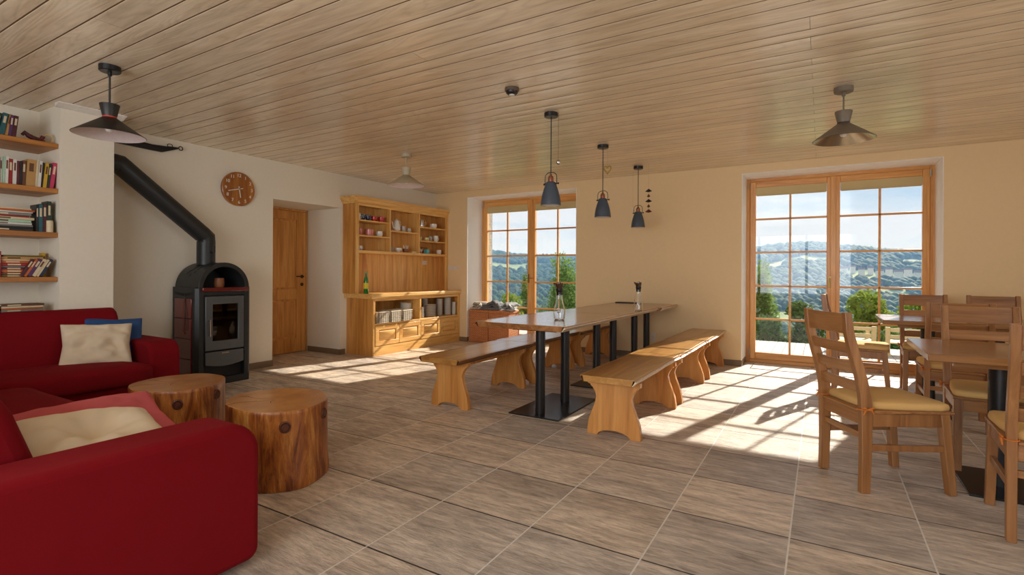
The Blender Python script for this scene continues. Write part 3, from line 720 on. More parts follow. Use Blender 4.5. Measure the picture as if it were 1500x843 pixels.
# stacks of plates and bowls
def plate_stack(y,x,r,n,dz,lab,bowl=False):
    z=.4525
    t=MB()
    if bowl: prof=[(0,0),(r*.55,0),(r*.9,dz*1.2),(r,dz*2.2),(r-.004,dz*2.2),(r*.85,dz*1.1),(r*.5,.004),(0,.004)]
    else: prof=[(0,0),(r*.6,0),(r*.75,dz*.35),(r,dz*1.0),(r,dz*1.25),(r*.74,dz*.7),(r*.55,dz*.45),(0,dz*.45)]
    t.lathe(prof,(x,y,z),30); o=t.build('bowl' if bowl else 'plate',M['porcelain'],None)
    v=Vector((x,y,z)); 
    for vv in o.data.vertices: vv.co-=v
    o.location=v; tag(o,lab+', lowest','bowl' if bowl else 'plate',lab)
    for i in range(1,n):
        c=o.copy(); COL.objects.link(c); c.location=(x,y,z+i*dz); c['label']=lab+', '+('topmost' if i==n-1 else NTH[i]+' from the bottom')
plate_stack(6.02,-5.52,.095,14,.016,'white bowl in the stack behind the baskets',True)
plate_stack(6.235,-5.46,.095,12,.014,'white plate in the wide stack nearest the divider')
plate_stack(6.50,-5.45,.105,14,.014,'white plate in the second wide stack')
plate_stack(6.79,-5.48,.055,17,.016,'white saucer in the middle narrow stack')
plate_stack(6.93,-5.42,.06,20,.0145,'white saucer in the tallest narrow stack')
plate_stack(7.05,-5.38,.042,13,.016,'cream saucer in the rightmost narrow stack')
plate_stack(6.40,-5.66,.075,16,.0165,'bowl in the left stack at the back of the right bay',True)
plate_stack(6.62,-5.66,.06,17,.0165,'bowl in the right stack at the back of the right bay',True)
# outlet on the dresser back, switches on wall, outlet low
def plate_dev(name,label,cat,ax,a0,a1,z0,z1,pos,n,kind):
    t=thing(name,label,cat,(pos if ax=='x' else (a0+a1)/2,(a0+a1)/2 if ax=='x' else pos,(z0+z1)/2))
    s=1 if ax=='x' else -1
    m=MB(); m.prism(rrect(a0,a1,z0,z1,.006),ax,pos,pos+s*.008); m.build('cover_frame',M['white_plastic'],t,.001)
    w=(a1-a0)/n
    for i in range(n):
        A=a0+w*i+.008; B=a0+w*(i+1)-.008
        if kind=='switch':
            m=MB(); m.prism(rrect(A,B,z0+.01,z1-.01,.003),ax,pos+s*.008,pos+s*.012); m.build('rocker',M['white_plastic'],t,.001)
        else:
            m=MB(); c=((A+B)/2,(z0+z1)/2); r=.02; P=[(c[0]+r*math.cos(k*PI/8),c[1]+r*math.sin(k*PI/8)) for k in range(16)]
            m.prism(P,ax,pos+s*.008,pos+s*.011); m.build('socket_face',M['white_plastic'],t)
            m=MB()
            for q in (-.008,.008):
                P=[(c[0]+q+.003*math.cos(k*PI/4),c[1]+.003*math.sin(k*PI/4)) for k in range(8)]
                m.prism(P,ax,pos+s*.011,pos+s*.0115)
            m.build('socket_holes',M['opening_shade'],t)
plate_dev('power_outlet','double white power outlet in the oak back panel of the dresser','outlet','x',6.75,6.86,1.30,1.365,XL+.0125,2,'out')
plate_dev('light_switch','row of three white light switches beside the dresser','light switch','y',-5.55,-5.33,1.215,1.285,YB,3,'switch')
plate_dev('power_outlet','white double outlet low on the back wall between the two dining benches','outlet','y',-2.02,-1.955,.235,.36,YB,1,'out')
# ------------------------------------------------------------------ wood stove
sx0,sx1,sy0,sy1=-5.80,-5.345,2.80,3.375
st=thing('wood_stove','dark steel wood stove with arched top and oxblood tile sides against the left wall','stove',((sx0+sx1)/2,(sy0+sy1)/2,0))
I=M['iron']; yc=(sy0+sy1)/2; R_=.265; zs=1.0
def arch(r,zb,n=24,y=yc,z=zs): return [(y-r,zb)]+[(y-r*math.cos(PI*i/n), z+r*math.sin(PI*i/n)) for i in range(n+1)]+[(y+r,zb)]
m=MB(); m.box(sx0,sx1-.07,sy0+.03,sy1-.03,.03,zs)   # core
m.build('body_core',I,st,.004)
# arched hood: shell open to the front
m=MB(); o_=arch(R_,zs); i_=arch(R_-.045,zs); m.ring(o_,i_,'x',sx0,sx1); m.prism(arch(R_-.04,zs),'x',sx0,sx0+.02); m.build('arched_hood',I,st,.003)
# heat vents on the hood's left shoulder: dark bars standing in for shaded slots
for i,(a,xx,l) in enumerate([(38,-5.64,.05),(47,-5.60,.06),(56,-5.56,.05),(38,-5.52,.03),(50,-5.50,.06),(62,-5.62,.05),(60,-5.48,.04),(72,-5.54,.05),(30,-5.58,.03)]):
    ar=math.radians(a); c=Vector((xx,yc-(R_+.0012)*math.cos(ar),zs+(R_+.0012)*math.sin(ar))); tdir=Vector((.45,math.sin(ar)*.9,math.cos(ar)*.9)).normalized(); nrm=Vector((0,-math.cos(ar),math.sin(ar)))
    m=MB(); m.bar(c-tdir*l/2,c+tdir*l/2,.008,.003,up=nrm); m.build('vent_slot',M['opening_shade'],st)
# side shields with tiles
for s,(ys,yn) in enumerate(((sy0,1),(sy1,-1))):
    m=MB(); m.box(sx0,sx1-.03,min(ys,ys+yn*.028),max(ys,ys+yn*.028),.03,zs+.01); sh=m.build('side_shield',I,st,.003)
    for k in range(4):
        z0=.08+k*.205; m=MB()
        m.prism(rrect(sx0+.06,sx1-.075,z0,z0+.198,.006),'y',ys-yn*.012 if True else ys,ys+yn*.01); m.build('red_tile',M['tile_red'],sh,.003)
    m=MB()
    for k in range(16): xx=sx0+.05+k*.022; m.box(xx,xx+.009,ys-yn*.002,ys+yn*.002,.935-.016*math.sin(PI*k/15),.962-.016*math.sin(PI*k/15))
    m.build('vent_row',M['opening_shade'],sh)
# front uprights and angled cheeks
for a,b in ((sy0-.002,sy0+.075),(sy1-.075,sy1+.002)):
    m=MB()
    if a<yc: m.prism([(sx1-.10,a),(sx1-.03,a),(sx1+.0,a+.03),(sx1+.0,b),(sx1-.10,b)],'z',.03,zs)
    else: m.prism([(sx1-.10,a),(sx1+.0,a),(sx1+.0,b-.03),(sx1-.03,b),(sx1-.10,b)],'z',.03,zs)
    m.build('front_upright',I,st,.003)
fa,fb=sy0+.077,sy1-.077
nb('plinth',[(sx0+.02,sx1+.004,sy0+.02,sy1-.02,0,.07)],I,st,.004)
m=MB(); m.prism(rrect(fa-.03,fb+.03,.965,1.005,.008),'x',sx0+.03,sx1+.03); m.build('tile_shelf',M['tile_red'],st,.004)
nb('front_plate',[(sx1-.07,sx1-.006,fa,fb,.925,.964)],I,st,.003)
# wood opening at the bottom (a black sheet for its shaded depth), with curved lower lip
m=MB(); m.box(sx1-.068,sx1-.06,fa,fb,.07,.30); m.build('log_opening',M['opening_shade'],st)
# ash drawer with curved lower edge
P=[(fa+.01,.345),(fb-.01,.345),(fb-.01,.215)]+[(fa+.01+(fb-fa-.02)*(1-i/12), .215-.028*math.sin(PI*i/12)) for i in range(1,12)]+[(fa+.01,.215)]
m=MB(); m.prism(P[::-1],'x',sx1-.05,sx1+.010); dr=m.build('ash_drawer',M['iron_gray'],st,.004)
m=MB(); m.prism(rrect(yc-.04,yc+.04,.318,.333,.003),'x',sx1+.010,sx1+.014); m.build('badge',M['chrome'],dr,.001)
# door
z0,z1=.36,.915; da,db=fa+.008,fb-.008; ga,gb,gz0,gz1=da+.072,db-.062,z0+.095,z1-.08
m=MB(); m.ring([(da,z0),(db,z0),(db,z1),(da,z1)],[(ga,gz0),(gb,gz0),(gb,gz1),(ga,gz1)],'x',sx1-.045,sx1+.012); door=m.build('stove_door',M['iron_gray'],st,.005)
m=MB(); m.box(sx1-.012,sx1-.006,ga-.003,gb+.003,gz0-.003,gz1+.003); m.build('fire_glass',M['stove_glass'],door)
m=MB(); m.cyl((sx1+.045,da+.028,z0+.15),(sx1+.045,da+.028,z0+.32),.009,12); m.cyl((sx1+.012,da+.028,z0+.165),(sx1+.045,da+.028,z0+.165),.006,8); m.cyl((sx1+.012,da+.028,z0+.305),(sx1+.045,da+.028,z0+.305),.006,8); m.build('door_handle',M['chrome'],door)
for z in (.30,.60): nb('hinge',[(sx1-.0,sx1+.012,db+.004,db+.018,z,z+.03)],M['black_metal'],st,.002)
# fire chamber seen through the glass
m=MB(); m.box(sx1-.35,sx1-.34,fa,fb,z0,z1); m.box(sx1-.35,sx1-.05,fa,fa+.01,z0,z1); m.box(sx1-.35,sx1-.05,fb-.01,fb,z0,z1)
FB=plain('fire_brick',srgb(196,170,128),.9,0,0,.3,30)
# the core is solid; line the chamber just in front of it
m=MB(); m.box(sx1-.0695,sx1-.064,ga-.02,gb+.02,gz0-.02,gz1+.02); m.build('fire_brick_lining',FB,st)
t=tag(MB().lathe([(0,0),(.04,0),(.046,.01),(.050,.05),(.046,.085),(.047,.095),(.04,.095),(.042,.05),(0,.01)],(-5.45,yc-.0,1.0055),24).build('clay_pot',M['brown_pot']),'small brown mottled clay pot in the arched niche of the wood stove','pot')
# wire hanger on the left side of the stove
tl=thing('stove_hook_tool','thin bent wire hook hanging on the tiled left side of the stove','hook',(-5.52,sy0-.02,.9))
m=MB(); m.tube([(-5.53,sy0-.016,.93),(-5.545,sy0-.022,.80),(-5.56,sy0-.022,.60),(-5.565,sy0-.022,.55),(-5.55,sy0-.022,.53),(-5.535,sy0-.022,.55)],.0035,6); m.build('hook_wire',M['copper'],tl)
m=MB(); m.tube([(-5.53,sy0-.016,.93),(-5.50,sy0-.022,.70),(-5.49,sy0-.022,.60),(-5.50,sy0-.022,.57)],.003,6); m.build('second_wire',M['iron'],tl)

# flue pipe
fp=thing('flue_pipe','black flue pipe rising slantwise from the stove into the white chimney pillar','flue pipe',(-5.58,3.02,1.26))
X_=-5.60; r=.088
def pipe_path(P,r,name,mat):
    m=MB(); m.tube(P,r,28); return m.build(name,mat,fp,0,angle=50)
A=Vector((X_,3.03,1.24)); B=Vector((X_,3.03,1.53)); C_=Vector((X_,2.235,2.165)); D_=Vector((X_,2.05,2.165))
pipe_path([A,B-Vector((0,0,.05))],r,'lower_pipe',M['iron'])
d1=(C_-B).normalized()
pipe_path([B-Vector((0,0,.055)),B-Vector((0,0,.0)),B+d1*.06],r+.001,'lower_elbow',M['iron'])
pipe_path([B+d1*.05,C_-d1*.05],r,'slanted_pipe',M['iron'])
pipe_path([C_-d1*.06,C_,C_+Vector((0,-.03,0))],r+.001,'upper_elbow',M['iron'])
pipe_path([C_+Vector((0,-.02,0)),Vector((X_,2.116,2.165))],r,'wall_stub',M['iron'])
m=MB(); m.cyl((X_+.08,3.03,1.37),(X_+.115,3.03,1.37),.006,8); m.tube([(X_+.115,3.03,1.37),(X_+.115,3.06,1.37),(X_+.115,3.06,1.44),(X_+.115,3.04,1.44)],.005,8); m.build('damper_handle',M['black_metal'],fp)
# bellows-like flat iron blade on the wall above the pipe
bw=thing('iron_wall_bracket','flat black iron bracket with ring end high on the wall above the flue pipe','bracket',(-5.82,2.5,2.42))
m=MB(); m.prism([(2.30,2.405),(2.60,2.395),(2.70,2.395),(2.85,2.455),(2.85,2.47),(2.60,2.455),(2.30,2.475)],'x',XL+.004,XL+.03); m.build('blade',M['black_metal'],bw,.002)
m=MB(); m.tube([(XL+.03,2.3+.55*i/8,2.455+.012*math.sin(i)) for i in range(9)],.006,8); m.build('rod',M['black_metal'],bw)
m=MB(); m.tube([(XL+.03,2.875+.02*math.cos(PI*i/6),2.468+.02*math.sin(PI*i/6)) for i in range(12)],.005,8,closed=True); m.tube([(XL+.03,2.77+.025*math.cos(PI*i/6),2.475+.018*math.sin(PI*i/6)) for i in range(12)],.004,8,closed=True); m.build('ring',M['black_metal'],bw)

# ------------------------------------------------------------------ wall clock
cy_,cz=3.508,2.128; ck=thing('wall_clock','round wooden wall clock with white numerals above the stove','clock',(XL,cy_,cz))
m=MB(); m.lathe([(0,0),(.190,0),(.197,.006),(.197,.03),(.190,.036),(0,.036)],(XL+.002,cy_,cz),56,'x'); m.build('clock_face',wood('clock_wood',srgb(116,60,20),srgb(168,102,42),srgb(204,140,66),'z',1.2,.35,.3,.05,.07),ck)
def text_mesh(s,size,name,mat,parent,M4):
    cu=bpy.data.curves.new(name,'FONT'); cu.body=s; cu.size=size; cu.align_x='CENTER'; cu.align_y='CENTER'; cu.extrude=.0012
    tmp=bpy.data.objects.new(name,cu); COL.objects.link(tmp); bpy.context.view_layer.update()
    me=bpy.data.meshes.new_from_object(tmp.evaluated_get(bpy.context.evaluated_depsgraph_get())); bpy.data.objects.remove(tmp)
    me.transform(wmat(parent).inverted()@M4); me.name=name; me.materials.clear(); me.materials.append(mat)
    o=bpy.data.objects.new(name,me); COL.objects.link(o); o.parent=parent; return o
RX=Matrix(((0,0,1,0),(1,0,0,0),(0,1,0,0),(0,0,0,1)))   # text x->world y, y->z, normal->x
for h in range(1,13):
    a=PI/2-h*PI/6
    text_mesh(str(h),.052,'numeral',M['white_paint'],ck,Matrix.Translation((XL+.0395,cy_+.155*math.cos(a),cz+.155*math.sin(a)))@RX)
def hand(name,ang,l,w,back,x,mat):
    a=math.radians(90-ang); d_=Vector((0,math.cos(a),math.sin(a))); c=Vector((x,cy_,cz)); m=MB(); m.bar(c-d_*back,c+d_*l,w,.002,up=(1,0,0)); m.build(name,mat,ck)
hand('hour_hand',171,.10,.010,.03,XL+.044,M['white_paint']); hand('minute_hand',255,.135,.008,.045,XL+.048,M['white_paint']); hand('second_hand',283,.10,.002,.06,XL+.051,M['brass'])
m=MB(); m.lathe([(0,.036),(.008,.036),(.008,.054),(0,.055)],(XL+.002,cy_,cz),16,'x'); m.build('centre_pin',M['brass'],ck)

# ------------------------------------------------------------------ wall shelves with books
SHZ=(2.222,1.849,1.487,1.121,.755); SHN=('top','second','third','fourth','lowest')
for i,z in enumerate(SHZ):
    m=MB(); m.box(XL+.001,-5.42,YF+.1,1.733,z-.040,z); tag(m.build('wall_shelf',M['shelf_wood'],None,.003),'thick brown wooden shelf, %s of five in the alcove left of the pillar'%SHN[i],'shelf','alcove shelves')
BC={'cream':srgb(214,196,160),'white':srgb(222,218,208),'red':srgb(150,34,32),'dark red':srgb(96,26,30),'maroon':srgb(80,28,34),'pink':srgb(190,50,88),'yellow':srgb(208,164,44),'green':srgb(44,92,58),'dark green':srgb(28,56,42),'blue':srgb(52,92,128),'navy':srgb(30,40,66),'teal':srgb(38,92,98),'brown':srgb(104,62,36),'black':srgb(30,28,28),'grey':srgb(130,128,120),'tan':srgb(186,142,82),'orange':srgb(190,96,40),'purple':srgb(84,46,90),'mint':srgb(168,206,176),'olive':srgb(104,98,40)}
BM={k:plain('%s_book_cover'%k.replace(' ','_'),c,.45) for k,c in BC.items()}
ORD=('first','second','third','fourth','fifth','sixth','seventh','eighth','ninth','tenth','eleventh','twelfth','thirteenth','fourteenth','fifteenth','sixteenth','seventeenth','eighteenth')
def make_book(col,label,grp,L_,D_,T_):
    """book lying in its own frame: height L_ along local z, depth D_ along -x, thickness T_ along y; spine faces +x"""
    t=thing('book',label,'book',(0,0,0),0,grp); c=.0025
    m=MB(); m.box(-D_,0,0,c,0,L_); m.box(-D_,0,T_-c,T_,0,L_); m.box(-c,0,c,T_-c,0,L_); m.build('cover',BM[col],t,.0008,1,world=False)
    m=MB(); m.box(-D_+.004,-c,c+.0003,T_-c-.0003,.004,L_-.004); m.build('pages',M['paper'],t,world=False)
    if T_>.014:
        m=MB(); m.box(0,.0006,T_*.25,T_*.75,L_*.55,L_*.86); m.build('spine_label',BM['cream' if col not in('cream','white','tan','mint','yellow') else 'brown'],t,world=False)
    return t
def upright(shelf,items,yright,grp):
    """items from right to left: (colour, thickness, height, lean)"""
    y=yright; z=SHZ[shelf]
    for i,(c,T_,h,lean) in enumerate(items):
        y-=T_/math.cos(lean)+.0008
        t=make_book(c,'%s book upright on the %s alcove shelf, %s from the right'%(c,SHN[shelf],ORD[i]),grp,h,.13,T_)
        t.location=(-5.445-random.random()*.012,y,z+.0006+(0 if lean<=0 else 0)); t.rotation_euler=(-lean,0,0)
        if lean>0: t.location.z=z+.0006+T_*math.sin(lean)
def flat(shelf,items,y0,grp,zoff=0):
    z=SHZ[shelf]+.0005+zoff
    for i,(c,T_,L_,dy) in enumerate(items):
        t=make_book(c,'%s book lying flat on the %s alcove shelf, %s from the bottom'%(c,SHN[shelf],ORD[i]),grp,L_,.14,T_)
        t.rotation_euler=(PI/2,0,0); t.location=(-5.45-random.random()*.01,y0+dy+L_,z); z+=T_+.0006
# top shelf: four leaning books, red toy, ring
upright(0,[('maroon',.026,.17,.10),('purple',.02,.17,.10),('tan',.020,.175,.18),('teal',.030,.175,.15),('dark green',.02,.17,.1),('maroon',.02,.17,.1)],1.480,'books leaning on the top alcove shelf')
t=thing('toy_reclining_figure','dark red carved ornament lying on the top alcove shelf','ornament',(-5.50,1.60,2.2225))
m=MB(); m.tube([(-5.50,1.53,2.262),(-5.50,1.545,2.285),(-5.50,1.565,2.265),(-5.50,1.60,2.248),(-5.50,1.65,2.245)],[.012,.016,.018,.020,.012],10); m.build('ornament_body',BM['maroon'],t)
m=MB(); m.tube([(-5.50,1.645,2.25),(-5.50,1.66,2.275)],[.012,.016],10); m.build('ornament_head',BM['dark red'],t)
m=MB(); m.tube([(-5.50,1.655,2.25),(-5.49,1.665,2.2245)],[.01,.012],10); m.build('ornament_foot',BM['dark red'],t)
m=MB(); m.tube([(-5.50,1.60,2.24),(-5.48,1.59,2.2245)],[.01,.012],10); m.build('ornament_foot',BM['dark red'],t)
t=thing('rope_ring','small pale ring shaped ornament standing at the right end of the top alcove shelf','ornament',(-5.50,1.69,2.2225))
m=MB(); m.tube([(-5.50+.02*math.cos(PI*i/8),1.69+.024*math.cos(PI*i/8),2.262+.036*math.sin(PI*i/8)) for i in range(16)],.006,8,closed=True); m.build('ring_body',M['rope'],t)
m=MB(); m.box(-5.52,-5.48,1.678,1.702,2.2225,2.228); m.build('ring_foot',M['shelf_wood'],t)
upright(1,[('pink',.026,.215,.12),('dark green',.018,.20,.10),('yellow',.022,.205,.09),('black',.012,.205,.06),('white',.020,.215,.06),('cream',.014,.215,.05),('tan',.055,.215,.05),('brown',.024,.20,.03),('black',.014,.19,.02),('dark red',.014,.19,.02),('white',.022,.20,.02),('red',.024,.20,.02),('white',.020,.215,.02),('mint',.012,.21,.02),('white',.016,.205,.01),('olive',.034,.20,0),('brown',.02,.20,0),('maroon',.02,.20,0)],1.712,'upright books on the second alcove shelf')
flat(2,[('black',.020,.26,0),('black',.014,.25,.01),('grey',.014,.26,0),('white',.016,.26,-.005),('mint',.022,.25,0),('cream',.020,.26,.01),('red',.012,.24,0),('grey',.022,.25,0),('white',.010,.26,0),('orange',.014,.27,0),('cream',.012,.25,0)],1.325,'books piled flat on the third alcove shelf')
upright(2,[('dark green',.026,.255,0),('maroon',.026,.235,0),('teal',.026,.225,0),('black',.016,.22,0)],1.700,'upright books on the third alcove shelf')
for k,(c,T_,dx) in enumerate((('teal',.02,0),)): pass
m=MB(); m.lathe([(0,0),(.022,0),(.022,.095),(.006,.098),(0,.092)],(-5.435,1.685,1.4875),24); tag(m.build('pillar_candle',plain('ivory_candle_wax',srgb(214,196,160),.5)),'short ivory pillar candle in front of the books on the third alcove shelf','candle')
flat(3,[('olive',.016,.25,0),('brown',.018,.25,0),('orange',.022,.25,0),('dark red',.018,.25,0),('grey',.010,.24,0),('red',.022,.25,.0),('orange',.018,.26,-.01),('cream',.010,.24,0),('tan',.022,.25,0),('olive',.012,.24,.01)],1.400,'books piled flat on the fourth alcove shelf')
for i,(c,T_,h,yy) in enumerate((('red',.022,.20,1.385),('black',.016,.19,1.365),)):
    t=make_book(c,'%s book standing left of the pile on the fourth alcove shelf'%c,'upright books on the fourth alcove shelf',h,.12,T_); t.location=(-5.44,yy-.012,SHZ[3]+.0006)
t=make_book('yellow','olive yellow book standing right behind the pile on the fourth alcove shelf','upright books on the fourth alcove shelf',.20,.08,.02); t.location=(-5.60,1.69,SHZ[3]+.0006)
for i,(c,T_) in enumerate((('navy',.022),('cream',.014),('cream',.024),('purple',.026),('orange',.016),('maroon',.02))):
    t=make_book(c,'%s small book leaning sideways on the fourth alcove shelf, %s from the right'%(c,ORD[i]),'small books leaning on the fourth alcove shelf',.155,.10,T_)
    t.rotation_euler=(-.48,0,0); t.location=(-5.428,1.64-sum(q for _,q in (('a',.022),('b',.014),('c',.024),('d',.026),('e',.016),('f',.02))[:i])*1.15-T_,SHZ[3]+.0006+T_*math.sin(.48))
flat(4,[('brown',.02,.24,0),('tan',.02,.25,0),('yellow',.020,.26,0),('cream',.016,.26,.0),('olive',.012,.25,0),('grey',.016,.25,0),('orange',.012,.25,0),('cream',.014,.25,0),('brown',.016,.26,0)],1.40,'books piled flat on the lowest alcove shelf')
upright(4,[('maroon',.03,.14,0),('grey',.012,.13,0),('black',.02,.14,0),('dark red',.018,.14,0)],1.392,'upright books on the lowest alcove shelf')

# ------------------------------------------------------------------ sofas
def soft_box(name,mat,parent,x0,x1,y0,y1,z0,z1,r=.05,puff=.0,seed=0,n=8):
    m=MB(); m.box(x0,x1,y0,y1,z0,z1); o=m.build(name,mat,parent,0,world=True,smooth=True)
    bm=bmesh.new(); bm.from_mesh(o.data); bmesh.ops.subdivide_edges(bm,edges=bm.edges,cuts=n,use_grid_fill=True)
    inv=wmat(parent).inverted(); c=inv@Vector(((x0+x1)/2,(y0+y1)/2,(z0+z1)/2)); h=Vector((abs(x1-x0)/2,abs(y1-y0)/2,abs(z1-z0)/2))
    for v in bm.verts:
        d=v.co-c; q=Vector([max(-(h[i]-r),min(h[i]-r,d[i])) for i in range(3)]); e=d-q
        if e.length>1e-6:
            # round corners
            e=e.normalized()*r
        p=q+e
        u=[1-abs(q[i]/max(h[i],1e-4)) for i in range(3)]
        if puff: 
            f=[(1-(d[j]/h[j])**2) for j in range(3)]
            p.z+= puff*max(0,f[0])*max(0,f[1])*(1 if d.z>0 else 0)
        nn=mnoise.noise(Vector((p.x*3+seed,p.y*3,p.z*3)))*.006
        v.co=c+p+e.normalized()*nn if e.length>1e-6 else c+p
    bm.to_mesh(o.data); bm.free()
    o.data.polygons.foreach_set('use_smooth',[True]*len(o.data.polygons)); o.data.set_sharp_from_angle(angle=math.radians(80))
    return o
SF=M['sofa']
def sofa_arm(name,parent,x0,x1,y0,y1,z0,z1,along):
    """arm with a softly rolled front top corner; outline in the long direction, rounded rims"""
    m=MB()
    if along=='y':
        P=rrect(y0,y1,z0,z1,.04,8,(.03,.05,.13,.03)); m.prism(P,'x',x0,x1)
    else:
        P=rrect(x0,x1,z0,z1,.04,8,(.03,.05,.12,.03)); m.prism(P,'y',y0,y1)
    return m.build(name,SF,parent,.045,4,angle=60)
# near sofa: faces +y, its right arm towards the viewer
s1=thing('sofa','crimson fabric sofa in the foreground, its broad arm facing the viewer','sofa',(-3.1,.75,0))
sofa_arm('armrest',s1,-2.165,-1.935,.20,1.27,.025,.585,'y')
m=MB(); P=rrect(.215,1.255,.07,.57,.04,8,(.03,.05,.125,.03)); pts=[(-1.9375,u,v) for u,v in P]; m.tube([(-1.945,u,v) for u,v in rrect(.235,1.235,.085,.555,.04,8,(.03,.05,.12,.03))],.0045,6,closed=True); m.build('piping',SF,s1)
soft_box('seat_base',SF,s1,-4.45,-2.165,.30,1.235,.06,.30,.03)
soft_box('seat_cushion',SF,s1,-3.30,-2.17,.50,1.27,.285,.435,.05,.02,1)
soft_box('seat_cushion',SF,s1,-4.44,-3.305,.50,1.27,.285,.435,.05,.02,2)
def back_roll(name,parent,x0,x1,seed):
    m=MB(); prof=[(.22,.10),(.70,.30),(.68,.48),(.60,.72),(.56,.79),(.48,.83),(.36,.82),(.27,.74)]
    m.prism(prof,'x',x0,x1); return m.build(name,SF,parent,.05,4,angle=60)
back_roll('backrest',s1,-3.31,-2.19,1); back_roll('backrest',s1,-4.45,-3.32,2)
for x,y in ((-2.1,1.05),(-2.1,.36),(-4.35,1.05),(-4.35,.36)):
    m=MB(); m.lathe([(.022,.0),(.028,.06)],(x,y,0),16); m.build('leg',M['black_metal'],s1)
# far sofa along the shelves: faces +x
s2=thing('sofa','crimson fabric sofa below the bookshelves, against the white pillar','sofa',(-4.9,1.2,0))
sofa_arm('armrest',s2,-5.34,-4.62,2.065,2.30,.055,.60,'x')
soft_box('seat_base',SF,s2,-5.30,-4.58,-.1,2.065,.06,.30,.03)
soft_box('seat_cushion',SF,s2,-5.10,-4.52,.96,2.062,.285,.445,.05,.02,3)
soft_box('seat_cushion',SF,s2,-5.10,-4.52,-.1,.955,.285,.445,.05,.02,4)
def back2(y0,y1):
    m=MB(); m.prism([(-5.37,.10),(-5.02,.30),(-5.04,.50),(-5.14,.79),(-5.17,.835),(-5.22,.86),(-5.30,.855),(-5.36,.80)][::-1],'y',y0,y1); return m.build('backrest',SF,s2,.035,4,angle=60)
back2(.96,2.06); back2(-.1,.955)
sofa_arm('armrest',s2,-5.34,-4.62,-.33,-.105,.055,.595,'x')
for x,y in ((-4.75,2.18),(-5.25,2.18),(-4.75,-.2),(-5.25,-.2)):
    m=MB(); m.lathe([(.022,.0),(.028,.06)],(x,y,0),16); m.build('leg',M['black_metal'],s2)
# pillows
def pillow(name,label,mat,w,h,t,loc,rot,seed,tuft=False,wr=.012):
    n=22; bm=bmesh.new(); V={}
    for side in (1,-1):
        for i in range(n+1):
            for j in range(n+1):
                u=i/n*2-1; v=j/n*2-1
                if side==-1 and (i in(0,n) or j in(0,n)): V[(side,i,j)]=V[(1,i,j)]; continue
                k=max(0,(1-u*u))**.42*max(0,(1-v*v))**.42
                px=u*w/2*(1-.10*(1-abs(v))**1.0*abs(u)**3); py=v*h/2*(1-.10*(1-abs(u))*abs(v)**3)
                edge=(1-max(abs(u),abs(v)))
                fold=mnoise.noise(Vector((u*2.6+seed,v*2.6,seed*.7)))*wr+mnoise.noise(Vector((u*6+seed,v*5,seed)))*wr*.6
                z=side*(t/2*k)+side*fold*min(1,edge*5)
                if tuft: z-=side*t*.40*math.exp(-(u*u+v*v)*9)
                if tuft: a=math.atan2(v,u); z+=side*.013*math.cos(a*7+seed)*min(1,edge*3)*math.exp(-(u*u+v*v)*1.4)
                V[(side,i,j)]=bm.verts.new((px,py,z))
    for side in (1,-1):
        for i in range(n):
            for j in range(n):
                f=[V[(side,i,j)],V[(side,i+1,j)],V[(side,i+1,j+1)],V[(side,i,j+1)]]
                if side==-1: f=f[::-1]
                bm.faces.new(f)
    me=bpy.data.meshes.new(name); bm.to_mesh(me); bm.free(); me.materials.append(mat)
    me.polygons.foreach_set('use_smooth',[True]*len(me.polygons))
    o=bpy.data.objects.new(name,me); COL.objects.link(o); o.location=loc; o.rotation_euler=rot
    sb_=o.modifiers.new('sub','SUBSURF'); sb_.levels=1; sb_.render_levels=1
    return tag(o,label,'pillow')
def basis(xa,ya):
    xa=Vector(xa).normalized(); ya=Vector(ya); ya=(ya-xa*ya.dot(xa)).normalized(); za=xa.cross(ya); return Matrix((xa,ya,za)).transposed().to_euler()
pillow('throw_pillow','creamy white tufted pillow lying against the arm of the near sofa',M['cream'],.53,.40,.22,(-2.42,.875,.50),basis((.04,1,-.06),(-.86,0,.30)),3.1,True)
pillow('throw_pillow','dusty pink pillow behind the creamy one on the near sofa',M['pink'],.60,.42,.15,(-2.72,1.00,.482),basis((.0,1,.02),(-.80,0,.36)),5.7,False,.022)
pillow('throw_pillow','beige wrinkled velvet pillow on the far sofa',M['cream'],.47,.38,.13,(-4.93,1.825,.585),basis((.30,.95,-.04),(-.42,.20,.80)),8.3,False,.03)
pillow('throw_pillow','blue pillow behind the beige one in the corner of the far sofa',M['blue'],.42,.40,.12,(-5.04,1.99,.60),basis((.15,1,-.06),(-.40,.14,.85)),1.3,False,.014)
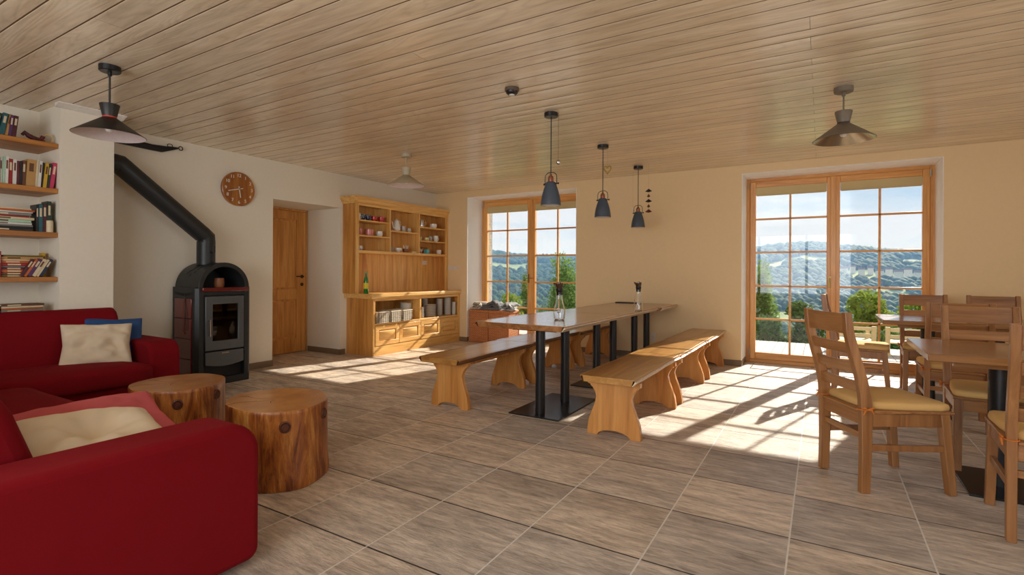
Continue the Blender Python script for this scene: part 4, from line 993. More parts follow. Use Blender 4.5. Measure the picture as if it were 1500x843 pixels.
# ------------------------------------------------------------------ tree trunk tables
KN=plain('dark_knot_wood',srgb(96,44,18),.5,0,.2,.4,90,.6)
def log_table(label,cx_,cy__,rx,ry,h,seed,ang):
    t=thing('tree_trunk_table',label,'side table',(cx_,cy__,0))
    n=72; vs=[];fs=[]; levels=[0,.012,.05,.12,.2,.28,.35,h-.02,h-.006,h]
    def rad(a,k):
        return 1+.035*math.sin(2*a+seed)+.03*math.sin(3*a+seed*2)+.014*math.sin(7*a+seed)+.010*mnoise.noise(Vector((math.cos(a)*4,math.sin(a)*4,levels[k]*5+seed)))
    for k,z in enumerate(levels):
        for i in range(n):
            a=2*PI*i/n; f=rad(a,k)*(1.0+(.03 if z<.06 else 0)-(.012 if k in(0,len(levels)-1) else 0))
            x=rx*f*math.cos(a); y=ry*f*math.sin(a); ca,sa=math.cos(ang),math.sin(ang)
            vs.append((cx_+x*ca-y*sa,cy__+x*sa+y*ca,z+.002))
    for k in range(len(levels)-1):
        for i in range(n): j=(i+1)%n; fs.append((k*n+i,k*n+j,(k+1)*n+j,(k+1)*n+i))
    fs.append(list(range(n))[::-1])
    m=MB(); m.add(vs,fs); m.build('trunk',M['log_side'],t,0,angle=60)
    top=[(vs[(len(levels)-1)*n+i][0],vs[(len(levels)-1)*n+i][1]) for i in range(n)]
    m=MB(); m.prism([(cx_+(x-cx_)*.999,cy__+(y-cy__)*.999) for x,y in top],'z',h-.004,h+.004); m.build('sawn_top',M['log_top'],t,.002)
    m=MB()
    for k,(a,l) in enumerate(((3.6,.30),(4.3,.34),(5.1,.10))):
        P=[(cx_+(.02+l*rx/.35*q)*math.cos(a+.15*math.sin(q*6+k)),cy__+(.02+l*ry/.35*q)*math.sin(a+.15*math.sin(q*6+k)),h+.0035) for q in (0,.25,.5,.75,.95)]
        m.tube(P,[.0008,.001,.0014,.0018,.001],6)
    m.build('drying_cracks',plain('crack_brown_%d'%int(seed),srgb(84,46,20),.9),t)
    for a,z in ((-.52,.345),(.42,.36)):
        b_=a-ang; f_=rad(b_,6)*.992; lx,ly=rx*f_*math.cos(b_),ry*f_*math.sin(b_); m=MB(); c=Vector((cx_+lx*math.cos(ang)-ly*math.sin(ang),cy__+lx*math.sin(ang)+ly*math.cos(ang),z)); d_=Vector((math.cos(a),math.sin(a),0)); m.tube([c-d_*.03,c+d_*.010],[.026,.019],16); m.tube([c+d_*.004+Vector((-d_.y*.025*math.cos(q*PI/8),d_.x*.025*math.cos(q*PI/8),.027*math.sin(q*PI/8))) for q in range(16)],.006,6,closed=True); m.build('knot',KN,t)
    return t
log_table('thick polished tree trunk table, the nearer and larger of two',-2.73,1.895,.305,.275,.425,1.2,-.3)
log_table('polished tree trunk table farther back, nearer the far sofa',-3.70,1.83,.305,.27,.425,3.9,-.2)

# ------------------------------------------------------------------ dining tables, live edge slabs on twin black posts
def slab(name,parent,x0,x1,y0,y1,z0,z1,top_mat,edge_mats,seed,amp=.012,bev=.03):
    """live edge slab: long edges wavy and bevelled under; returns top; adds edge parts"""
    n=28; L_=[];R_=[]
    for i in range(n+1):
        y=y0+(y1-y0)*i/n
        L_.append((x0+amp*mnoise.noise(Vector((y*2.2,seed,0)))*1.5,y)); R_.append((x1+amp*mnoise.noise(Vector((y*2.2,seed+9,0)))*1.5,y))
    m=MB(); vs=[];fs=[]
    for (a,_),(b,y) in zip(L_,R_):
        e=.002
        vs+=[(a,y,z1),(b,y,z1),(b-bev,y,z0),(a+bev,y,z0)]
    for i in range(n):
        o=4*i
        fs+=[(o,o+1,o+5,o+4),(o+2,o+3,o+7,o+6)]
    fs+=[(0,3,2,1),(4*n,4*n+1,4*n+2,4*n+3)]
    # sides of the core slightly inset; bark faces are separate parts
    for i in range(n):
        o=4*i; fs+=[(o+1,o+2,o+6,o+5),(o+3,o,o+4,o+7)]
    m.add(vs,fs); top=m.build(name,top_mat,parent,.002,angle=30)
    for side,mt in zip((0,1),edge_mats):
        m=MB(); vs=[];fs=[]
        for i,(a,b) in enumerate(zip(L_,R_)):
            y=a[1]; j=.004*mnoise.noise(Vector((y*9,seed+side*5,1))); sgn=-1 if side==0 else 1; xo=(a[0] if side==0 else b[0])
            xi=xo-sgn*bev
            vs+=[(xo-sgn*.024,y,z1+.0008),(xo+sgn*(.005+j),y,z1-.018),(xo-sgn*(bev*.55)+sgn*(.005+j),y,(z0+z1)/2-.004),(xi+sgn*.003,y,z0+.001),(xi-sgn*.004,y,z0+.004),(xo-sgn*.02,y,z1-.006)]
        k=6
        for i in range(n):
            for q in range(k): fs.append((i*k+q,i*k+(q+1)%k,(i+1)*k+(q+1)%k,(i+1)*k+q))
        fs.append(list(range(k))); fs.append([n*k+q for q in range(k)][::-1])
        m.add(vs,fs); m.build('live_edge',mt,top,0,angle=50)
    return top
def dining_table(label,y0,y1,posts,base,seed,top_x=(-2.535,-1.690)):
    t=thing('dining_table',label,'table',(-2.1,(y0+y1)/2,0),0,'live edge dining tables')
    slab('tabletop',t,top_x[0],top_x[1],y0,y1,.715,.76,M['slab'],(M['bark_dark'],M['sunlit_edge']),seed)
    nb('base_plate',[(-2.235,-1.775,base[0],base[1],0,.012)],M['black_metal'],t,.002)
    for y in posts:
        m=MB(); m.cyl((-1.99,y,.012),(-1.99,y,.705),.04,24); m.build('post',M['black_metal'],t)
    nb('top_plate',[(-2.2,-1.8,posts[0]-.1,posts[1]+.1,.703,.715)],M['black_metal'],t,.002)
dining_table('live edge dining table end nearest the viewer, first of three in line',3.62,4.995,(3.785,4.265),(3.685,4.50),1)
dining_table('middle live edge dining table of the line, behind the nearest one',5.003,6.295,(5.03,5.52),(4.92,5.73),2,(-2.50,-1.695))
dining_table('far live edge dining table of the line, against the back wall',6.303,7.09,(6.28,6.80),(6.16,6.96),3,(-2.50,-1.65))
m=MB(); m.box(-2.47,-2.20,6.93,7.06,.7605,.772); tag(m.build('black_tray',M['black_metal'],None,.003),'flat black tray at the wall end of the dining table','tray')
# benches
def leg_outline(w):
    half=[(.205,0),(.205,.03),(.195,.10),(.170,.17),(.145,.23),(.135,.28),(.145,.315),(.165,.345),(.180,.355),(.180,.365),(.200,.368),(.200,.405)]
    # smooth right side, arch at bottom
    R_=[(u*w/.41,z) for u,z in half]; 
    arch=[(.125*math.cos(a)*w/.41,.045*math.sin(a)) for a in [PI*i/10 for i in range(11)]]
    return [(-u,z) for u,z in R_][::-1] + [(-.13*w/.41,0)] + [(x_,z_) for x_,z_ in arch[::-1]] + [(.13*w/.41,0)] + R_
def catmull(P,k=3):
    return P
def bench(label,x0,x1,y0,y1,legs,seed,edges,grp='live edge benches'):
    t=thing('bench',label,'bench',((x0+x1)/2,(y0+y1)/2,0),0,grp); xc=(x0+x1)/2
    slab('bench_seat',t,x0,x1,y0,y1,.405,.45,M['bench_top'],edges,seed,.014,.028)
    for y in legs:
        P=leg_outline(.40); m=MB(); m.prism([(xc+u,z) for u,z in P],'y',y-.022,y+.022); m.build('leg',M['bench_leg'],t,.003)
    m=MB(); m.box(xc-.02,xc+.02,legs[0]+.022,legs[1]-.022,.33,.405); m.build('stretcher',M['bench_leg'],t,.002)
EL=(M['bark_dark'],M['sunlit_edge']); ELL=(M['bark_dark'],M['bark_dark'])
bench('sunlit bench right of the dining table, the one nearest the viewer',-1.485,-1.065,3.42,4.68,(3.57,4.58),11,EL)
bench('sunlit bench right of the dining table, middle one of three',-1.485,-1.055,4.688,5.905,(4.79,5.80),12,EL)
bench('bench right of the dining table, farthest one by the wall',-1.47,-1.045,5.913,7.08,(6.07,7.0),13,EL)
bench('bench left of the dining table, the one nearest the viewer',-2.99,-2.545,3.42,4.69,(3.59,4.56),14,ELL)
bench('bench left of the dining table, middle one of three',-3.0,-2.56,4.698,5.895,(4.83,5.80),15,ELL)
bench('bench left of the dining table, farthest one by the wall',-2.95,-2.52,5.903,7.08,(6.02,6.99),16,ELL)

# carafes
def carafe(label,x,y,rz,s=1.0):
    t=thing('water_carafe',label,'carafe',(x,y,.761),rz,'glass carafes'); k=s
    out=[(0,0),(.040,0),(.046,.006),(.050,.05),(.051,.075),(.047,.11),(.036,.15),(.029,.19),(.027,.225),(.0275,.25)]
    inn=[(.0255,.25),(.025,.225),(.027,.19),(.034,.15),(.045,.11),(.049,.075),(.048,.05),(.043,.012),(0,.008)]
    m=MB(); m.lathe([(r*k,z*k) for r,z in out+inn],(0,0,0),36,cap=False); m.build('glass_body',M['carafe'],t,world=False)
    m=MB(); m.lathe([(.0235*k,.215*k),(.029*k,.252*k),(.031*k,.256*k),(.031*k,.275*k),(.026*k,.277*k),(.0235*k,.26*k)],(0,0,0),30); m.build('collar',M['black_metal'],t,world=False)
    m=MB(); m.tube([(0,0,.272*k),(0,0,.295*k),(-.006*k,0,.318*k)],[.026*k,.034*k,.040*k],24); m.tube([(-.01*k,0,.296*k),(-.035*k,0,.312*k),(-.052*k,0,.322*k)],[.018*k,.012*k,.006*k],12); m.build('pouring_lid',M['plastic_dark'],t,world=False)
    m=MB(); m.lathe([(0,.318*k),(.012*k,.318*k),(.014*k,.33*k),(.0*k,.338*k)],(0,0,0),16); m.build('lid_knob',M['chrome'],t,world=False)
    # decorative swirl on the belly
    m=MB()
    for q in range(5):
        a0=q*1.26; P=[]
        for i in range(10):
            r=.003+.014*i/9; a=a0+i*.22; u=r*math.cos(a)*1.0; v=r*math.sin(a)*1.2
            ph=-1.5+u/.05; P.append((.0525*k*math.cos(ph)*1.0,.0525*k*math.sin(ph),(.08+v)*k))
        m.tube(P,.0016,5)
    m.build('swirl_emblem',M['black_metal'],t,world=False)
    return t
carafe('glass carafe with dark pouring lid on the near dining table',-1.985,4.13,.25)
carafe('glass carafe with dark pouring lid on the middle dining table, farther away',-1.735,5.62,.6,.97)

# ------------------------------------------------------------------ café tables
def cafe_table(label,x0,x1,y0,y1,posts,grp='café tables'):
    t=thing('cafe_table',label,'table',((x0+x1)/2,(y0+y1)/2,0),0,grp); yc_=(y0+y1)/2
    nb('tabletop',[(x0,x1,y0,y1,.722,.76)],M['ctable'],t,.005)
    for yy in (y0+.10,y1-.14): nb('underframe_rail',[(x0+.12,x1-.12,yy,yy+.04,.69,.722)],M['ctable'],t,.002)
    for p in posts:
        m=MB(); m.cyl((p,yc_,.012),(p,yc_,.70),.056,28); m.build('post',M['black_metal'],t)
        nb('base_plate',[(p-.18,p+.18,yc_-.255,yc_+.255,0,.012)],M['black_metal'],t,.002)
        nb('top_plate',[(p-.15,p+.15,yc_-.2,yc_+.2,.70,.722)],M['black_metal'],t,.002)
cafe_table('square edged wooden café table in the right foreground',.485,1.70,3.465,4.275,(.862,1.35))
cafe_table('wooden café table farther back near the terrace door',.485,1.70,5.80,6.62,(.865,1.35))

# ------------------------------------------------------------------ chairs (local: faces +x)
def curve_post(xoff=0): return None
def make_chair(label):
    t=thing('dining_chair',label,'chair',(0,0,0),0,'ladder back café chairs'); W=M['chair']; WX=M['chair_x']
    prof=[(0,-.205),(.20,-.200),(.44,-.200),(.52,-.206),(.62,-.226),(.74,-.262),(.86,-.292),(.972,-.305)]
    hw=[.024,.026,.030,.029,.027,.025,.022,.018]
    def px(z):
        for (z0,a),(z1,b) in zip(prof[:-1],prof[1:]):
            if z0<=z<=z1: return a+(b-a)*(z-z0)/(z1-z0)
        return prof[-1][1]
    for s in (-1,1):
        P=[(a-h,z) for (z,a),h in zip(prof,hw)]+[(a+h,z) for (z,a),h in list(zip(prof,hw))[::-1]]
        y0=s*.180-.018; m=MB(); m.prism(P,'y',y0,y0+.036); m.build('rear_leg',W,t,.004,world=False,angle=25)
        m=MB(); m.hexa([(.222-.0,s*.205-.02,0),(.262,s*.205-.02,0),(.262,s*.205+.02,0),(.222,s*.205+.02,0),(.180,s*.195-.022,.435),(.228,s*.195-.022,.435),(.228,s*.195+.022,.435),(.180,s*.195+.022,.435)]); m.build('front_leg',W,t,.004,world=False)
        m=MB(); m.bar((-.19,s*.182,.395),(.20,s*.196,.395),.022,.07); m.build('side_apron',W,t,.003,world=False)
        m=MB(); m.bar((-.185,s*.182,.245),(.215,s*.199,.245),.02,.035); m.build('side_stretcher',W,t,.003,world=False)
    m=MB(); m.box(.195,.217,-.175,.175,.36,.432); m.build('front_apron',WX,t,.003,world=False)
    m=MB(); m.box(-.212,-.19,-.163,.163,.36,.432); m.build('rear_apron',WX,t,.003,world=False)
    m=MB(); m.box(-.210,-.190,-.163,.163,.285,.318); m.build('rear_stretcher',WX,t,.003,world=False)
    m=MB(); m.prism([(-.225,-.16),(-.225,.16),(-.17,.16),(-.17,.205),(.245,.225),(.245,-.225),(-.17,-.205),(-.17,-.16)][::-1],'z',.432,.448); m.build('seat',WX,t,.004,world=False)
    for z0,z1,nm in ((.855,.965,'top_rail'),(.745,.805,'back_slat'),(.640,.700,'back_slat'),(.535,.595,'back_slat')):
        m=MB(); a,b=px(z0),px(z1); n=8
        vs=[];fs=[]
        for i in range(n+1):
            y=-.163+.326*i/n; c=-.010*(1-(y/.163)**2)
            vs+=[(a-.009+c,y,z0),(a+.009+c,y,z0),(b+.009+c,y,z1),(b-.009+c,y,z1)]
        for i in range(n):
            o=4*i
            for q in range(4): fs.append((o+q,o+(q+1)%4,o+4+(q+1)%4,o+4+q))
        fs+=[(0,1,2,3),(4*n+3,4*n+2,4*n+1,4*n)]
        m.add(vs,fs); m.build(nm,WX,t,.003,world=False,angle=40)
    # cushion
    m=MB(); out=[(-.185,-.15),(-.175,-.165),(.0,-.196),(.18,-.213),(.225,-.205),(.238,-.16),(.243,0),(.238,.16),(.225,.205),(.18,.213),(.0,.196),(-.175,.165),(-.185,.15),(-.19,0)]
    def ringz(sc,z): return [(x*sc+(.02*(1-sc)),y*sc,z) for x,y in out]
    lv=[(1.0,.4485),(1.02,.456),(1.025,.470),(1.01,.482),(.95,.489),(.6,.494),(.2,.495)]
    vs=[p for sc,z in lv for p in ringz(sc,z)]; n=len(out); fs=[(k*n+i,k*n+(i+1)%n,(k+1)*n+(i+1)%n,(k+1)*n+i) for k in range(len(lv)-1) for i in range(n)]; fs+=[list(range(n))[::-1],[(len(lv)-1)*n+i for i in range(n)]]
    m.add(vs,fs); cu=m.build('seat_cushion',M['seat_fabric'],t,0,world=False,angle=80)
    for s in (-1,1):
        m=MB(); yy=s*.180; zz=.452
        loop=[(-.205+.036*math.cos(a),yy+.026*math.sin(a)*1.0,zz) for a in [2*PI*i/12 for i in range(12)]]; m.tube(loop,.0035,6,closed=True)
        for a,b in ((.035,.010),(.03,-.022),(-.030,.012),(-.026,-.026)):
            m.tube([(-.205,yy+s*.024,zz),(-.205+a*.6,yy+s*.034,zz+b*.3+.008),(-.205+a,yy+s*.032,zz+b)],[.004,.005,.003],6)
        m.build('cushion_tie',M['tie'],cu,world=False)
    return t
ch=make_chair('yellow cushioned chair standing free left of the foreground café table')
ch.location=(.285,3.625,0); ch.rotation_euler=(0,0,math.radians(31))
dup(ch,(.925,3.285,0),math.radians(84),'yellow cushioned chair at the right picture edge beside the foreground café table')
dup(ch,(.905,4.265,0),math.radians(-90),'ladder back chair on the far side of the foreground café table, facing the viewer')
dup(ch,(.895,5.28,0),math.radians(87),'ladder back chair with its back to the viewer at the back café table')
dup(ch,(.33,6.28,0),math.radians(-4),'yellow cushioned chair at the left end of the back café table before the terrace door')
dup(ch,(.905,6.50,0),math.radians(-90),'ladder back chair beyond the back café table, left one before the terrace door')
dup(ch,(1.44,6.50,0),math.radians(-92),'ladder back chair beyond the back café table, right one before the plain wall')

# ------------------------------------------------------------------ lamps
def pendant(label,x,y,drop):
    t=thing('pendant_lamp',label,'pendant lamp',(x,y,ZC),0,'enamel pendants over the dining table')
    def L(prof,name,mat,n=32,cap=True): 
        m=MB(); m.lathe(prof,(x,y,0),n,cap=cap); return m.build(name,mat,t)
    zb=ZC-drop
    L([(0,ZC),(.06,ZC),(.06,ZC-.032),(.055,ZC-.036),(0,ZC-.036)],'ceiling_rose',M['black_metal'])
    m=MB(); m.cyl((x,y,ZC-.035),(x,y,zb+.26),.0045,8); m.build('cable',M['black_metal'],t)
    L([(0,zb+.275),(.008,zb+.27),(.012,zb+.255),(.020,zb+.25),(.024,zb+.235),(.024,zb+.205),(.030,zb+.20),(0,zb+.20)],'socket',M['copper'])
    sh=[(.042,zb+.195),(.046,zb+.19),(.052,zb+.165),(.064,zb+.13),(.076,zb+.085),(.084,zb+.04),(.087,zb+.0)]
    o=MB(); o.lathe([(0,zb+.200),(.036,zb+.200)]+sh+[(.0845,zb+.0)]+[(r-.003,z-.002) for r,z in sh[:-1][::-1]]+[(.0,zb+.19)],(x,y,0),40,cap=False); o.build('lamp_shade',M['pend_blue'],t)
    i=MB(); i.lathe([(.0835,zb+.001)]+[(r-.0035,z-.002) for r,z in sh[:-1][::-1]]+[(.0,zb+.188)],(x,y,0),40,cap=False); i.build('shade_lining',M['pend_in'],t)
    m=MB(); P=[(x-.056,y,zb+.185),(x-.056,y,zb+.235),(x-.052,y,zb+.262),(x-.03,y,zb+.280),(x,y,zb+.284),(x+.03,y,zb+.280),(x+.052,y,zb+.262),(x+.056,y,zb+.235),(x+.056,y,zb+.185)]; m.tube(P,.0035,8); m.build('handle',M['black_metal'],t)
    for s in (-1,1):
        m=MB(); m.cyl((x+s*.040,y,zb+.185),(x+s*.068,y,zb+.185),.005,8); m.lathe([(0,0),(.009,0),(.009,.006),(0,.006)],(x+s*.068,y,zb+.185),12,'x'); m.build('wing_screw',M['black_metal'],t)
    L([(0,zb+.06),(.02,zb+.065),(.03,zb+.085),(.028,zb+.11),(.015,zb+.14),(.013,zb+.185),(0,zb+.185)],'bulb',M['bulb'],20)
pendant('slate blue pendant lamp over the near end of the dining table, first of three',-2.0,3.98,.795)
pendant('slate blue pendant lamp over the middle of the dining table, second of three',-2.02,5.26,.775)
pendant('slate blue pendant lamp over the wall end of the dining table, third of three',-2.03,6.54,.785)
def cone_lamp(label,x,y,zr,outer,inner,ring,rose,r=.225,grp='cone shaped ceiling lamps'):
    t=thing('cone_lamp',label,'ceiling lamp',(x,y,ZC),0,grp)
    def L(prof,name,mat,n=48,cap=True): 
        m=MB(); m.lathe(prof,(x,y,0),n,cap=cap); return m.build(name,mat,t)
    L([(0,ZC),(.062,ZC),(.062,ZC-.035),(.056,ZC-.04),(0,ZC-.04)],'ceiling_rose',rose)
    m=MB(); m.cyl((x,y,ZC-.04),(x,y,zr+.20),.006,10); m.lathe([(.012,ZC-.04),(.012,ZC-.065),(.006,ZC-.068)],(x,y,0),12); m.build('stem',rose,t)
    L([(0,zr+.208),(.056,zr+.208),(.057,zr+.205),(.040,zr+.125),(0,zr+.125)],'upper_cap',outer)
    L([(0,zr+.126),(.0405,zr+.126),(.0405,zr+.118),(0,zr+.118)],'neck_ring',ring)
    L([(.0,zr+.121),(.040,zr+.119),(r,zr),(r-.002,zr-.0005),(.038,zr+.1165),(0,zr+.1165)],'lamp_shade',outer,64,False)
    L([(.0,zr+.1125),(.035,zr+.1125),(r-.0035,zr-.0012)],'shade_lining',inner,64,False)
    L([(0,zr+.02),(.018,zr+.025),(.028,zr+.045),(.024,zr+.075),(.014,zr+.1),(.013,zr+.112),(0,zr+.112)],'bulb',M['bulb'],24)
cone_lamp('black cone ceiling lamp with red neck ring in front of the chimney pillar',-4.11,1.585,2.085,M['cone_black'],M['cone_in'],M['red_ring'],M['black_metal'],.205)
cone_lamp('sand coloured cone ceiling lamp above the dresser',-4.16,4.53,2.185,M['cone_beige'],M['cone_in'],M['cone_beige'],M['cone_beige'],.215)
cone_lamp('taupe cone ceiling lamp near the right terrace door',.134,4.5,2.165,M['cone_taupe'],M['cone_silver'],M['black_metal'],M['cone_taupe'],.200)
# smoke detector
t=thing('smoke_detector','round smoke detector on the board ceiling','smoke detector',(-1.98,3.29,ZC))
m=MB(); m.lathe([(0,ZC),(.052,ZC),(.054,ZC-.005),(.054,ZC-.022),(.048,ZC-.028),(0,ZC-.028)],(-1.98,3.29,0),32); m.build('housing',plain('brownish_plastic',srgb(96,80,66),.4),t)
m=MB(); m.lathe([(.046,ZC-.028),(.044,ZC-.040),(.030,ZC-.052),(0,ZC-.052)],(-1.98,3.29,0),20); m.build('sensor_cage',M['black_metal'],t)
m=MB(); m.lathe([(.022,ZC-.052),(.020,ZC-.058),(0,ZC-.060)],(-1.98,3.29,0),20); m.build('sensor_cap',M['white_plastic'],t)
# hanging ornaments
t=thing('hanging_bell','tiny chrome ball bell hanging from the ceiling beside the nearest blue pendant','bell',(-1.935,3.99,ZC))
m=MB(); m.cyl((-1.935,3.99,ZC),(-1.935,3.99,2.145),.0012,5); m.build('thread',M['black_metal'],t)
m=MB(); m.lathe([(0,2.10),(.012,2.104),(.019,2.118),(.019,2.128),(.012,2.142),(0,2.146)],(-1.935,3.99,0),20); m.build('ball',M['chrome'],t)
t=thing('hanging_heart','straw heart ornament hanging beside the middle blue pendant','ornament',(-1.968,5.26,ZC))
m=MB(); m.cyl((-1.968,5.26,ZC),(-1.968,5.26,2.31),.0014,5); m.build('thread',M['rope'],t)
P=[]
for i in range(32):
    a=2*PI*i/32; P.append((-1.968+.0024*16*math.sin(a)**3,5.26,2.285+.0029*(13*math.cos(a)-5*math.cos(2*a)-2*math.cos(3*a)-math.cos(4*a))))
m=MB(); m.tube(P,.0075,8,closed=True); m.build('heart_ring',M['wreath'],t)
t=thing('paper_crane_garland','string of five tiny folded paper birds hanging by the farthest pendant','paper birds',(-1.86,6.42,ZC))
m=MB(); m.cyl((-1.86,6.42,ZC),(-1.86,6.42,1.95),.001,5); m.build('thread',M['rope'],t)
for i in range(5):
    z=2.205-i*.064; x=-1.86; y=6.42; d_=(.045 if i%2==0 else .022)
    m=MB(); m.add([(x-d_,y,z-.004),(x,y-.02,z+.004),(x,y+.02,z+.004),(x,y,z+.030),(x+d_,y,z-.004),(x,y,z-.016)],[(0,1,3),(0,3,2),(4,3,1),(4,2,3),(0,5,1),(0,2,5),(4,1,5),(4,5,2)])
    m.build('paper_bird',BM['dark red'] if i==4 else BM['brown'] if i%2 else BM['black'],t,smooth=False)
t=thing('white_glass_drop','small pale drop hanging left of the farthest pendant','ornament',(-2.12,6.54,ZC))
m=MB(); m.cyl((-2.12,6.6,ZC),(-2.12,6.6,2.03),.0008,5); m.build('thread',M['rope'],t)
m=MB(); m.lathe([(0,1.99),(.008,1.998),(.010,2.01),(.004,2.03),(0,2.035)],(-2.12,6.6,0),12); m.build('drop',M['bulb'],t)

# ------------------------------------------------------------------ wicker chests and blankets in the left door recess
def chest(label,x0,x1,y0,y1,h):
    t=thing('wicker_chest',label,'chest',((x0+x1)/2,(y0+y1)/2,0),0,'wicker chests')
    m=MB(); m.box(x0+.004,x1-.004,y0+.004,y1-.004,.01,h-.05); m.build('woven_body',M['wicker'],t,.006)
    for x in (x0+.008,x1-.008):
        for y in (y0+.008,y1-.008): m=MB(); m.cyl((x,y,0),(x,y,h-.05),.010,8); m.build('corner_pole',M['wicker'],t)
    m=MB(); m.tube([(x0,y0,.016),(x1,y0,.016),(x1,y1,.016),(x0,y1,.016)],.010,8,closed=True); m.build('bottom_rim',M['wicker'],t)
    m=MB(); m.box(x0-.004,x1+.004,y0-.008,y1,h-.048,h); m.build('lid',M['wicker'],t,.010,3)
chest('red brown wicker chest in the left door recess, left one',-5.135,-4.745,7.15,7.50,.545)
chest('red brown wicker chest in the left door recess, right one beside it',-4.735,-4.345,7.15,7.50,.545)
def blanket(label,x0,x1,y0,y1,z,hgt,seed,mats,rz=0):
    """loosely folded blanket: several soft layers lying on one another in one mesh"""
    nx,ny=30,18; m=MB(); rnd=random.Random(seed); nl=4; zb=z
    for l in range(nl):
        sh=.02*l; ax0=x0+sh*rnd.uniform(.2,1.6); ax1=x1-sh*rnd.uniform(.2,1.6); ay0=y0+sh*rnd.uniform(.0,.8); ay1=y1-sh*rnd.uniform(.2,1.0); sk=rnd.uniform(-.10,.10); th=hgt/nl
        vs=[];fs=[]; N=(nx+1)*(ny+1)
        for side in (0,1):
            for i in range(nx+1):
                for j in range(ny+1):
                    u=i/nx; v=j/ny; e=min(1,min(u,1-u)*10)*min(1,min(v,1-v)*8); e=math.sqrt(e)
                    x=ax0+(ax1-ax0)*u+sk*(v-.5)+.015*mnoise.noise(Vector((v*3,seed+l,u))); y=ay0+(ay1-ay0)*v+.02*mnoise.noise(Vector((u*3,seed+l,3)))
                    dome=(l+1)*.007*(math.sin(PI*u)+.6*math.sin(u*8+v*4+seed+l))
                    wv=.008*l*math.sin(u*9+v*3+seed)+dome+.006*mnoise.noise(Vector((u*6,v*5,seed+l)))
                    zz=zb+max(0,wv)*(1 if l else side)+ (th*(.25+.95*e) if side else th*.25*(1-e))
                    vs.append((x,y,zz+.0015))
        for i in range(nx):
            for j in range(ny):
                a=i*(ny+1)+j; b=a+ny+1; fs.append((a,a+1,b+1,b)); fs.append((N+a,N+b,N+b+1,N+a+1))
        for i in range(nx):
            for j in (0,ny): a=i*(ny+1)+j; b=a+ny+1; fs.append((a,b,N+b,N+a))
        for j in range(ny):
            for i in (0,nx): a=i*(ny+1)+j; fs.append((a,a+1,N+a+1,N+a))
        m.add(vs,fs); zb+=th*.9
    return tag(m.build('folded_blanket',mats,None,0,angle=70),label,'blanket','blankets on the wicker chests')
def stripes(name,a,b,c,sc):
    m,nt,bs=mat_base(name,.95,0,a); v=obj_coords(nt,(1,1,1)); w=nt.nodes.new('ShaderNodeTexWave'); w.inputs['Scale'].default_value=sc; w.inputs['Distortion'].default_value=3; w.inputs['Detail Scale'].default_value=.6; nt.links.new(v,w.inputs['Vector'])
    cc=ramp_n(nt,w.outputs['Fac'],[(.2,a),(.45,b),(.55,c),(.8,a)]); nt.links.new(cc,bs.inputs['Base Color']); return m
blanket('dark grey wool blanket folded on top of the wicker chests',-4.93,-4.50,7.17,7.47,.546,.125,2.0,stripes('charcoal_wool',srgb(118,120,122),srgb(146,146,146),srgb(72,74,76),3))
blanket('striped cream and grey blanket bunched at the left end of the wicker chests',-5.12,-4.94,7.18,7.46,.546,.10,5.0,stripes('striped_wool',srgb(190,176,158),srgb(90,84,86),srgb(216,206,192),16))
blanket('light grey fringed blanket at the right end of the wicker chests',-4.49,-4.31,7.16,7.46,.546,.10,8.0,stripes('light_gray_wool',srgb(168,170,172),srgb(140,142,146),srgb(196,196,196),10))

# ------------------------------------------------------------------ outside: deck, garden chairs, planting, valley
def deck():
    m=MB(); x=-7.0
    rnd=random.Random(2)
    while x<5.0:
        m.box(x,x+.138,YO-.33,10.45,-.075,-.05+rnd.random()*.002); x+=.144
    return m.build('deck_boards',plain('weathered_grey_deck',srgb(176,170,162),.8,0,0,.2,30),None,.003)
structure(deck())
def garden_chair(label,x,y,rz):
    t=thing('garden_chair',label,'garden chair',(x,y,-.05),rz,'garden chairs on the terrace'); W=M['garden']
    for s in (-1,1):
        m=MB(); m.box(-.24,-.19,s*.26-.03,s*.26+.03,0,.45) if False else m.hexa([(.20,s*.24-.025,0),(.25,s*.24-.025,0),(.25,s*.24+.025,0),(.20,s*.24+.025,0),(.20,s*.24-.025,.36),(.25,s*.24-.025,.36),(.25,s*.24+.025,.36),(.20,s*.24+.025,.36)]); m.build('front_leg',W,t,.003,world=False)
        m=MB(); m.hexa([(-.25,s*.24-.03,0),(-.20,s*.24-.03,0),(-.20,s*.24+.03,0),(-.25,s*.24+.03,0),(-.30,s*.24-.03,.44),(-.26,s*.24-.03,.44),(-.26,s*.24+.03,.44),(-.30,s*.24+.03,.44)]); m.build('rear_leg',W,t,.003,world=False)
    for k in range(4):
        m=MB(); m.box(-.20+k*.115,-.10+k*.115,-.27,.27,.185,.205); m.build('seat_slat',W,t,.003,world=False)
    for z in (.27,.37):
        m=MB(); m.box(-.285,-.265,-.21,.21,z,z+.055); m.build('back_slat',W,t,.003,world=False)
M['garden']=plain('pale_pine_garden_wood',srgb(206,190,146),.7,0,0,.2,30)
garden_chair('low pale slatted garden chair on the terrace, left one of two',.42,9.75,PI/2+.1)
garden_chair('low pale slatted garden chair on the terrace, right one of two',1.12,9.75,PI/2-.1)
